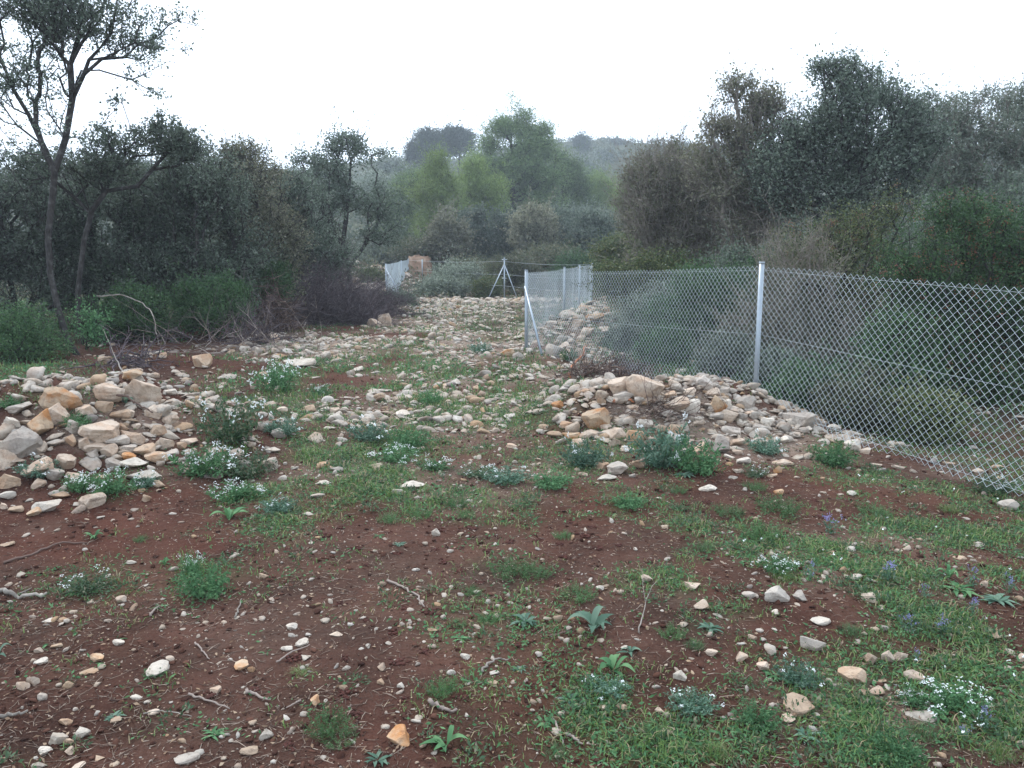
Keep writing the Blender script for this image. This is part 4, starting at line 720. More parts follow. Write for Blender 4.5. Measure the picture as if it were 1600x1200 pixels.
S('in the lower right green', '1212 927 42 32 g;1249 930 20 16 g;1280 968 34 15 w;1272 1003 40 28 g;1362 930 26 20 c;1361 1025 20 20 c;1387 1025 20 20 c;1409 1022 24 20 c;1328 1054 44 28 t;1430 1053 32 20 c;1250 1097 44 24 t;1448 1114 48 15 w;1366 1077 24 15 c;1532 852 28 8 g;1405 860 14 10 c;1553 991 20 14 t;1444 959 18 8 t;1502 930 14 9 c;1539 911 12 16 c;1232 885 22 10 w;1377 1062 18 9 t;1576 1042 14 8 w;1596 1025 18 16 c;1490 1022 9 8 w;1380 983 12 7 t;1338 903 20 7 w;1316 888 16 8 c;1500 870 22 9 t;1596 1090 14 10 t;1582 1080 16 8 t;1592 935 14 8 g;1360 905 14 9 t;1378 950 14 8 o;1288 900 14 7 c;1255 905 14 8 c;1402 1080 16 10 c;1420 985 12 7 t;1340 1004 14 8 t;1352 1085 14 8 c;1510 810 14 6 t;1330 858 18 7 t;1298 862 20 8 t')
S('on the middle stony ground', '504 725 22 11 t;627 647 24 13 w;560 693 12 7 t;522 640 22 14 c;541 655 14 8 c;686 610 16 8 w;656 700 16 9 c;640 756 46 9 w;620 770 20 6 w;596 752 14 7 c;505 751 28 9 w;470 757 14 8 w;455 754 12 7 w;745 713 12 9 c;480 801 22 8 w;520 790 14 5 w;742 665 20 8 c;700 600 18 8 c;563 575 22 9 w;478 568 60 6 w;738 640 14 8 c;682 667 14 10 o;660 765 14 10 t;578 790 8 6 t;840 715 14 10 t;800 695 22 10 c;770 660 14 8 t;805 640 22 9 c;780 700 14 7 c;595 610 26 7 w;640 535 24 8 w;700 545 18 8 c;440 640 20 10 c;425 700 30 10 w;400 722 16 9 t')
rg = rng(601); SEEN = {}; used = 0
SHAPE = ['flat', 'angular', 'blocky', 'chunky']
info = []
for (u, v, wpx, hpx, c_, wh) in ST:
    x, y, z = hit(u, v + hpx * .42); D = math.sqrt(y * y + x * x * 0 + (EYE - z) ** 2); wm = wpx * (.95 if 'heap' in wh else .92) * D / F
    asp = min(1.1, max(.3, hpx / wpx * (1.08 if wpx > 18 else 1.0)))
    cand = sorted(range(16), key=lambda q: abs(PROTO[q][2] / 1. - asp * .95) + rg.uniform(0, .12)); k_ = cand[0]
    info.append([u, v, wpx, hpx, c_, wh, x, y, z, wm, k_, asp])
from collections import defaultdict
fam = defaultdict(list)
for q in info:
    wm = q[9]; szw = 'big' if wm > .24 else 'medium' if wm > .13 else 'small' if wm > .06 else 'tiny'
    shp = SHAPE[0] if q[11] < .45 else SHAPE[1] if q[11] < .65 else SHAPE[2] if q[11] < .85 else 'tall'
    q += [szw, shp]; fam[(szw, shp, q[4], q[5])].append(q)
ORD = ['leftmost', 'second from left', 'third from left', 'fourth from left', 'fifth from left', 'sixth from left', 'seventh from left', 'eighth from left', 'ninth from left', 'tenth from left', 'eleventh from left', 'twelfth from left', 'thirteenth from left', 'fourteenth from left', 'fifteenth from left', 'sixteenth from left', 'seventeenth from left', 'eighteenth from left']; ORD += ['rightmost'] * 20
def place_stone(k_, c_, x, y, z, wm, hz, label, group, sink=.18, rz=None, tilt=.12):
    o_ = bpy.data.objects.new('stone', stone_mesh(k_, c_)); col.objects.link(o_); h = PROTO[k_][2]
    o_.scale = (wm, wm * rg.uniform(.75, .95), hz / h); o_.location = (x, y, z - hz * sink)
    o_.rotation_euler = (rg.uniform(-tilt, tilt), rg.uniform(-tilt, tilt), rg.uniform(-.35, .35) + (math.pi if rg.uniform() > .5 else 0) if rz is None else rz)
    tag(o_, label, 'stone', group)
lim = sorted([q for q in info], key=lambda q: -q[2] * q[3])[:292]; keepset = set(id(q) for q in lim)
small_left = [q for q in info if id(q) not in keepset]
for (szw, shp, c_, wh), L_ in fam.items():
    L_ = sorted([q for q in L_ if id(q) in keepset], key=lambda q: q[0])
    for i, q in enumerate(L_):
        lb = f'{szw} {shp} {c_} stone {wh}' if len(L_) == 1 else f'{ORD[i]} of {len(L_)} {szw} {shp} {c_} stones {wh}'
        asp = q[11]; A_ = math.atan2(EYE - q[8], q[7]); hz = q[9] * max(.26, (asp - .6 * math.sin(A_)) / math.cos(A_) * 1.25)
        place_stone(q[10], q[4], q[6], q[7], q[8], q[9], hz, lb, 'stones ' + wh, sink=.22 if 'heap' in wh else .26)

# all the smaller stones and gravel: one mass
def low_stones(name, X, Y, Wd, mat, rg, sub=1, sink=.3):
    mb = MB(); n_ = len(X); Z = H(X, Y); V0 = []; 
    protos = [stone_V(rg, sub, 8, .05, (1, rg.uniform(.5, .9), rg.uniform(.25, .65))) for _ in range(24)]
    pk = rg.integers(0, 24, n_)
    for k_ in range(24):
        s_ = np.where(pk == k_)[0]
        if not len(s_): continue
        P, Fc = protos[k_]; a = rg.uniform(0, 6.28, len(s_)); ca_, sa = np.cos(a), np.sin(a); w_ = Wd[s_]; hh = w_ * rg.uniform(.7, 1.2, len(s_)); tl = rg.uniform(-.35, .35, len(s_))
        px_ = P[None, :, 0] * w_[:, None]; py_ = P[None, :, 1] * w_[:, None]; pz_ = P[None, :, 2] * hh[:, None]
        pz_ = pz_ + px_ * tl[:, None]
        VX = px_ * ca_[:, None] - py_ * sa[:, None] + X[s_][:, None]; VY = px_ * sa[:, None] + py_ * ca_[:, None] + Y[s_][:, None]; VZ = pz_ + (Z[s_] - hh * P[:, 2].max() * sink)[:, None]
        mb.add(np.stack([VX, VY, VZ], -1).reshape(-1, 3), (Fc[None] + (np.arange(len(s_)) * len(P))[:, None, None]).reshape(-1, 3))
    return mb.build(name, mat, smooth=False)
rg = rng(610)
def scatter(n_, y0, y1, dens, rg, xw=.72, pw=1.0):
    """places thinned out with distance, kept where dens(x,y) is high"""
    y = np.exp(rg.uniform(math.log(y0), math.log(y1), n_)); x = rg.uniform(-1, 1, n_) * (y * xw + .5); d = dens(x, y); k_ = rg.uniform(0, 1, n_) < d * pw; return x[k_], y[k_], d[k_]
x1, y1, d1 = scatter(60000, 1.7, 9, lambda a, b: rockiness(a, b) + .05, rg, pw=.75); w1 = (.005 + .024 * rg.uniform(0, 1, len(x1)) ** 5) * (1 + .16 * y1)
x2, y2, d2 = scatter(90000, 7, 46, lambda a, b: rockiness(a, b) * 1.0, rg, .8, pw=.95); w2 = (.022 + .13 * rg.uniform(0, 1, len(x2)) ** 4) * (.75 + .03 * y2)
inh = lambda x, y: ((x + 3.35) / 1.7) ** 2 + ((y - 6.35) / 1.2) ** 2 < 1
# rubble filling both heaps and banks
hx, hy, hw = [], [], []
for (mx, my, rx, ry, nn, s0, s1) in ((-3.3, 6.35, 1.6, 1.05, 950, .025, .15), (-2.6, 6.1, .9, .8, 70, .02, .07), (1.5, 7.7, 1.25, .8, 1000, .025, .15), (1.2, 7.1, .9, .5, 140, .02, .09), (1.55, 16, .9, 2., 260, .1, .3), (-4.2, 10.2, 1.6, .7, 50, .04, .12), (.6, 10.6, .8, .7, 120, .05, .16), (-3.2, 14.3, 1.6, .8, 200, .06, .17), (-7, 37, 3, 4, 420, .15, .45), (-2.5, 25, 2.4, 3.2, 500, .08, .22), (-1.2, 29.2, 3.2, 1., 420, .12, .34), (2.3, 7.3, .8, .8, 160, .05, .13)):
    a = rg.normal(size=(nn, 2)) * .55; hx.append(mx + a[:, 0] * rx); hy.append(my + a[:, 1] * ry); hw.append(s0 + (s1 - s0) * rg.uniform(0, 1, nn) ** 1.6)
hx, hy, hw = map(np.concatenate, (hx, hy, hw))
sx = np.array([q[6] for q in small_left]); sy = np.array([q[7] for q in small_left]); sw = np.array([q[9] for q in small_left])
X = np.concatenate([x2, hx, sx]); Y = np.concatenate([y2, hy, sy]); Wd = np.concatenate([w2, hw, sw])
tag(low_stones('rubble', X, Y, Wd, GRAVEL, rg, 2, .3), 'loose pale limestone rubble strewn over the track and heaps', 'rubble', kind='stuff')
tag(low_stones('gravel', x1, y1, w1, GRAVEL, rg, 1, .35), 'small pebbles strewn over the red soil', 'gravel', kind='stuff')
x3, y3, d3 = scatter(52000, 1.7, 12, lambda a, b: .25 + .5 * (vn(a, b, .4, 17) > -.1), rg, pw=.6); w3 = (.004 + .020 * rg.uniform(0, 1, len(x3)) ** 4) * (1 + .14 * y3)
tag(low_stones('soil_crumbs', x3, y3, w3, CRUMB, rg, 1, .3), 'loose crumbs of red brown soil lying all over the ground', 'soil', kind='stuff')
# dark clods / worm casts in rows on the red soil
mb = MB(); P_ = []
for (u0, v0, ru, rv, nn) in ((760, 850, 260, 28, 90), (700, 960, 170, 60, 26), (620, 1090, 120, 60, 12), (430, 1100, 120, 80, 8), (1160, 800, 160, 25, 18)):
    for _ in range(nn):
        x, y, z = hit(np.clip(u0 + rg.normal() * ru * .62, 100, 1500), min(1195, v0 + rg.normal() * rv * .6))
        if all((x - a) ** 2 + (y - b) ** 2 > .016 for a, b in P_): P_.append((x, y))
P_ = np.array(P_); Z = H(P_[:, 0], P_[:, 1])
for (x, y), z in zip(P_, Z):
    w_ = rg.uniform(.022, .045); m_ = 26; q = np.stack([rg.normal(0, w_ * .38, m_), rg.normal(0, w_ * .38, m_), np.abs(rg.normal(0, w_ * .10, m_))], 1)
    for p3 in q:
        V, Fc = IV[1]; mb.add(V * w_ * rg.uniform(.07, .2) * np.array([1.2, 1, .8]) + p3 + (x, y, z), Fc)
tag(mb.build('soil_clods', CLOD, smooth=True), 'small dark red crumb heaps dotted over the soil', 'soil clods', kind='stuff')

# ------------------------------------------------------------------ grass, creeping weeds, litter
def blades(mb, X, Y, Z, L, Wd, rg, lean=.6, m=0):
    n_ = len(X); a = rg.uniform(0, 6.283, n_); d = np.stack([np.cos(a), np.sin(a), np.zeros(n_)], 1); s = np.stack([-np.sin(a), np.cos(a), np.zeros(n_)], 1)
    le = lean * rg.uniform(.2, 1.5, n_); B = np.stack([X, Y, Z - .004], 1); L = L[:, None]; W_ = np.broadcast_to(Wd, n_)[:, None]
    up = np.array([0, 0, 1.]); M = B + d * L * (le * .35)[:, None] + up * L * .6; T = B + d * L * (le * 1.0)[:, None] + up * L * np.clip(1 - .35 * le, .2, 1)[:, None]
    V = np.stack([B - s * W_ * .5, B + s * W_ * .5, M + s * W_ * .4, M - s * W_ * .4, T], 1).reshape(-1, 3); i = (np.arange(n_) * 5)[:, None]
    mb.add(V, i + np.array([[0, 1, 2, 3]]), m); mb.V.append(np.zeros((0, 3))); mb.F.append(i + np.array([[3, 2, 4]]) + mb.n - 5 * n_); mb.M.append(m)
rg = rng(700)
def clumpy(n_, y0, y1, pw, k_, spread, rg, xw=.72):
    x, y, d = scatter(n_, y0, y1, greenness, rg, xw, pw); X = np.repeat(x, k_) + rg.normal(0, spread, len(x) * k_) * (1 + .08 * np.repeat(y, k_)); Y = np.repeat(y, k_) + rg.normal(0, spread, len(x) * k_) * (1 + .08 * np.repeat(y, k_)); return X, Y, np.repeat(d, k_)
mb = MB()
x, y, d = clumpy(46000, 1.8, 11, .7, 8, .024, rg); L = rg.uniform(.012, .046, len(x)) * (.7 + .6 * d) * (1 + .05 * y); blades(mb, x, y, H(x, y), L, .0026 * (1 + .25 * y), rg, 1.0)
x, y, d = clumpy(15000, 8, 42, .9, 8, .05, rg, .8); L = rg.uniform(.04, .10, len(x)) * (1 + .015 * y); blades(mb, x, y, H(x, y), L, .005 * (1 + .08 * y), rg, .8)
tag(mb.build('grass', GRASS), 'short thin grass spreading over the soil, thickest at lower right', 'grass', kind='stuff')
mb = MB(); x, y, d = clumpy(52000, 1.8, 12, .85, 7, .03, rg); z = H(x, y) + rg.uniform(0, .018, len(x)); dd = rdir(rg, len(x)); dd[:, 2] = np.abs(dd[:, 2]) * .5
leaves(mb, np.stack([x, y, z], 1), dd, rg.uniform(.010, .026, len(x)) * (1 + .05 * y), rg.uniform(.004, .010, len(x)) * (1 + .06 * y), rg)
x, y, d = clumpy(14000, 9, 40, .9, 7, .06, rg, .8); z = H(x, y) + rg.uniform(0, .05, len(x)); leaves(mb, np.stack([x, y, z], 1), rdir(rg, len(x), .5), rg.uniform(.03, .07, len(x)), rg.uniform(.015, .03, len(x)), rg)
x, y, d = scatter(13000, 1.9, 20, greenness, rg, .75, .6); k_ = 40; i_ = np.repeat(np.arange(len(x)), k_); R__ = (rg.uniform(.02, .07, len(x)) * (1 + .07 * y))[i_]; dd = rdir(rg, len(i_)); dd[:, 2] = np.abs(dd[:, 2])
q = np.stack([x, y, H(x, y)], 1)[i_] + dd * (R__ * rg.uniform(.3, 1, len(i_)))[:, None] * [1, 1, .55]
leaves(mb, q, dd + rdir(rg, len(i_)) * .7, R__ * rg.uniform(.2, .42, len(i_)), R__ * rg.uniform(.08, .16, len(i_)), rg, 1)
tag(mb.build('creeping_weeds', [GREEN, WEEDM]), 'low creeping weeds matted over the soil', 'weeds', kind='stuff')
# white specks of tiny daisies in the green ground
mb = MB(); x, y, d = scatter(2600, 2, 9, lambda a, b: greenness(a, b) * sstep(.2, 2.2, a) ** 1.5 * (vn(a, b, .5, 61) > -.1), rg, .72, .55); z = H(x, y) + rg.uniform(.015, .05, len(x))
for k_ in range(3): leaves(mb, np.stack([x, y, z], 1), rdir(rg, len(x), .3), .0075 + .0012 * y, .006 + .001 * y, rg)
tag(mb.build('tiny_daisies', PETAL), 'tiny white flowers speckling the green ground at right', 'wild flowers', kind='stuff')
# litter: straws, dead leaves, twig bits
mb = MB(); lit = lambda a, b: .35 + .4 * (vn(a, b, .5, 62) > .0) + 0 * a
x, y, d = scatter(46000, 1.8, 12, lit, rg, .72, .7); z = H(x, y) + .004; a = rg.uniform(0, 6.28, len(x)); L = rg.uniform(.015, .065, len(x)) * (1 + .03 * y); q = np.stack([x, y, z], 1); D = np.stack([np.cos(a), np.sin(a), rg.normal(0, .09, len(x))], 1)
mid = q + D * L[:, None] * .5 + rg.normal(0, .004, q.shape) * [1, 1, .3]; r0 = .0009 * (1 + .12 * y); segs(mb, q, mid, r0, r0, 3); segs(mb, mid, q + D * L[:, None] + rg.normal(0, .005, q.shape) * [1, 1, .3], r0, r0 * .6, 3)
x, y, d = scatter(11000, 1.8, 9, lit, rg, .72, .6); z = H(x, y) + .006; leaves(mb, np.stack([x, y, z], 1), np.stack([rg.normal(size=len(x)), rg.normal(size=len(x)), rg.normal(0, .25, len(x))], 1), rg.uniform(.012, .032, len(x)), rg.uniform(.006, .013, len(x)), rg, 1, .15)
tag(mb.build('dry_litter', [LITT, DRYLEAF]), 'dry straws and dead leaf bits littering the soil', 'litter', kind='stuff')
# undergrowth beneath both thickets
def wooded(a, b): return np.maximum(sstep(-6.0, -7.6, a + .12 * (b - 10)) * sstep(6, 9, b), sstep(.7, 1.6, a + .42 * (b - 12.8)) * sstep(7, 10, b) * (b < 30))
mb = MB(); x, y, d = scatter(26000, 6, 30, wooded, rg, 1.0, .9); z = H(x, y); L = rg.uniform(.08, .34, len(x)); blades(mb, x, y, z, L, .008, rg, .8)
k_ = 5; X = np.repeat(x[::3], k_) + rg.normal(0, .1, len(x[::3]) * k_); Y = np.repeat(y[::3], k_) + rg.normal(0, .1, len(X)); leaves(mb, np.stack([X, Y, H(X, Y) + np.abs(rg.normal(0, .12, len(X)))], 1), rdir(rg, len(X), .4), .05, .025, rg, 1)
tag(mb.build('undergrowth', [FEATH, MASTIC]), 'dark grassy undergrowth beneath the thickets', 'undergrowth', kind='stuff')
mb = MB(); n_ = 26000; y = rg.uniform(31, 62, n_); x = rg.uniform(-1, 1, n_) * (y * .75); s_ = (vn(x, y, 4, 71) > -.5) & ((x < -2 - 0 * y) | (y > 33.5)); x, y = x[s_], y[s_]; z = H(x, y)
leaves(mb, np.stack([x, y, z + np.abs(rg.normal(0, .22, len(x)))], 1), rdir(rg, len(x), .5), rg.uniform(.12, .3, len(x)), rg.uniform(.05, .1, len(x)), rg)
tag(mb.build('heath_cover', HEATH), 'tawny green heath covering the ground beyond the end of the track', 'heath', kind='stuff')

# ------------------------------------------------------------------ single plants
def tuft_mesh(seed, n_=260, L=.09, R_=.07, wd=.0016, lean=.9):       # unit plant about 0.2 m wide
    rg = rng(seed); r = R_ * rg.uniform(0, 1, n_) ** .6; a = rg.uniform(0, 6.28, n_); mb = MB(); X = r * np.cos(a); Y = r * np.sin(a)
    blades(mb, X, Y, np.zeros(n_), rg.uniform(.4, 1.1, n_) * L * (1 - .4 * r / R_), wd, rg, lean); return mb
def feather_mesh(seed):
    rg = rng(seed); mb = MB(); n_ = 85; a = rg.uniform(0, 6.28, n_); r = .085 * rg.uniform(0, 1, n_) ** .6; B = np.stack([r * np.cos(a), r * np.sin(a), np.zeros(n_)], 1)
    D = unit(np.stack([np.cos(a) * r * 7, np.sin(a) * r * 7, np.full(n_, 1.)], 1) + rg.normal(0, .2, (n_, 3))); L = rg.uniform(.05, .10, n_)
    for k_ in range(16):
        t = (k_ + 1) / 16; leaves(mb, B + D * (L * t)[:, None], D * .55 + rdir(rg, n_), rg.uniform(.012, .026, n_) * (1.1 - .4 * t), .0034, rg)
    return mb
def rosette_mesh(seed, nl=11, L=.10, W=.026, rise=.35, layers=1):
    rg = rng(seed); mb = MB()
    for i in range(nl):
        a = i * 2.4 + rg.uniform(-.3, .3); l = L * rg.uniform(.6, 1.1); w_ = W * rg.uniform(.7, 1.15); d = np.array([math.cos(a), math.sin(a), 0]); s = np.array([-d[1], d[0], 0]); rs = rise * rg.uniform(.4, 1.5); m_ = 7; V = []
        for k_ in range(m_ + 1):
            t = k_ / m_; wd = w_ * (math.sin(math.pi * min(.98, t ** .8 * .93 + .05)) + .06); c_ = d * l * t * math.cos(rs * .6) + np.array([0, 0, l * (rs * t * 1.2 - rs * .9 * t * t) + .004]) + s * .01 * math.sin(3 * t + i)
            V += [c_ + s * wd * .5 + [0, 0, wd * .22], c_, c_ - s * wd * .5 + [0, 0, wd * .22]]
        q = []
        for k_ in range(m_): b_ = 3 * k_; q += [(b_, b_ + 1, b_ + 4, b_ + 3), (b_ + 1, b_ + 2, b_ + 5, b_ + 4)]
        mb.add(V, q)
    return mb
def herb_meshes(seed, n_=40, hgt=.17, R_=.17, nleaf=22, flowers=60, fl=.010, ll=.026, lw=.009):
    """bushy weed: stems with small leaves, and heads of tiny petals"""
    rg = rng(seed); st = MB(); lf = MB(); fm = MB(); a = rg.uniform(0, 6.28, n_); r = R_ * rg.uniform(.1, 1, n_) ** .7
    T = np.stack([r * np.cos(a), r * np.sin(a), hgt * rg.uniform(.45, 1.1, n_) * (1 - .45 * (r / R_) ** 2)], 1); B = T * [.25, .25, 0]; M = (B + T) / 2 + rg.normal(0, .01, T.shape)
    segs(st, B, M, .0016, .0013, 3); segs(st, M, T, .0013, .0008, 3)
    for k_ in range(nleaf):
        t = rg.uniform(.1, 1, n_)[:, None]; P = B + (T - B) * t + rg.normal(0, .008, T.shape); leaves(lf, P, rdir(rg, n_, .15), rg.uniform(.6, 1.3, n_) * ll, rg.uniform(.7, 1.2, n_) * lw, rg, 0, .1)
    if flowers:
        hd = T[rg.choice(n_, max(3, flowers // 6))] + rg.normal(0, .012, (max(3, flowers // 6), 3)) * [1, 1, .5] + [0, 0, .012]
        for k_ in range(6):
            c_ = hd + rg.normal(0, .009, hd.shape); 
            for j in range(3): leaves(fm, c_, rdir(rg, len(hd), .4), fl, fl * .8, rg)
    return st, lf, fm
TUFT = [tuft_mesh(800 + i).mesh('blades', FEATH if i % 2 else GRASS) for i in range(4)]
FTH = [feather_mesh(810 + i).mesh('feathery_leaves', FEATH) for i in range(4)]
ROS = [rosette_mesh(820 + i, 10 + 2 * i, .10, .022 + .004 * (i % 2)).mesh('leaves', [GREEN, BLUEG][i % 2]) for i in range(4)]
BROAD = [rosette_mesh(830 + i, 6 + i, .15, .036, .9).mesh('leaves', [GREEN, BLUEG][i % 2]) for i in range(3)]
def herb_set(seed, mats, **k):
    a, b, c_ = herb_meshes(seed, **k); return [('stems', a.mesh('stems', mats[0])), ('leaves', b.mesh('leaves', mats[1]))] + ([('flowers', c_.mesh('flowers', mats[2]))] if c_.n else [])
HERBW = [herb_set(840 + i, (GREEN, [GREEN, WEEDM, GREEN][i], PETAL), flowers=[130, 70, 180][i], fl=.0075) for i in range(3)]
HERBG = [herb_set(850 + i, (GREEN, [GREEN, BLUEG][i], PETAL), flowers=[0, 40][i], nleaf=26) for i in range(2)]
HERBV = [herb_set(860 + i, (GREEN, BLUEG, VIOLET), n_=9, hgt=.15, R_=.07, flowers=44, fl=.008, nleaf=8) for i in range(2)]
rg = rng(870); PL = 0
def plant(kind, label, u, v, wpx, hpx=None, group=None):
    global PL; PL += 1
    x, y, z = hit(u, min(1196, v)); D = math.hypot(y, EYE - z); w_ = wpx * D / F
    nm, parts, size = {'feather': ('feathery_weed', FTH, .20), 'tuft': ('grass_tuft', TUFT, .19), 'rosette': ('rosette_weed', ROS, .20), 'broad': ('broadleaf_plant', BROAD, .25), 'white': ('flowering_weed', HERBW, .33), 'green': ('leafy_weed', HERBG, .33), 'violet': ('violet_wildflower', HERBV, .2)}[kind]
    s = w_ / size * (1.18 if kind in ('white', 'green') else 1); pr = parts[PL % len(parts)]; sz = s * (1 if hpx is None else hpx)
    if isinstance(pr, list):
        o_ = empty(nm, (x, y, z), rg.uniform(0, 6.28)); o_.scale = (s, s, sz)
        for pn, me in pr:
            c_ = obj(pn if pn != 'flowers' else 'bloom', me, o_)
            if pn == 'flowers': c_['kind'] = 'stuff'
    else:
        o_ = obj(nm, pr, None, (x, y, z - .003)); o_.rotation_euler = (0, 0, rg.uniform(0, 6.28)); o_.scale = (s, s, sz)
    tag(o_, label, {'feather': 'weed', 'tuft': 'grass tuft', 'rosette': 'weed', 'broad': 'plant', 'white': 'wildflower', 'green': 'weed', 'violet': 'wildflower'}[kind], group or {'feather': 'feathery weed tufts', 'tuft': 'grass tufts', 'rosette': 'flat leaf rosettes', 'broad': 'broad-leaved plants', 'white': 'white-flowering weeds', 'green': 'bushy green weeds', 'violet': 'violet wildflowers'}[kind])
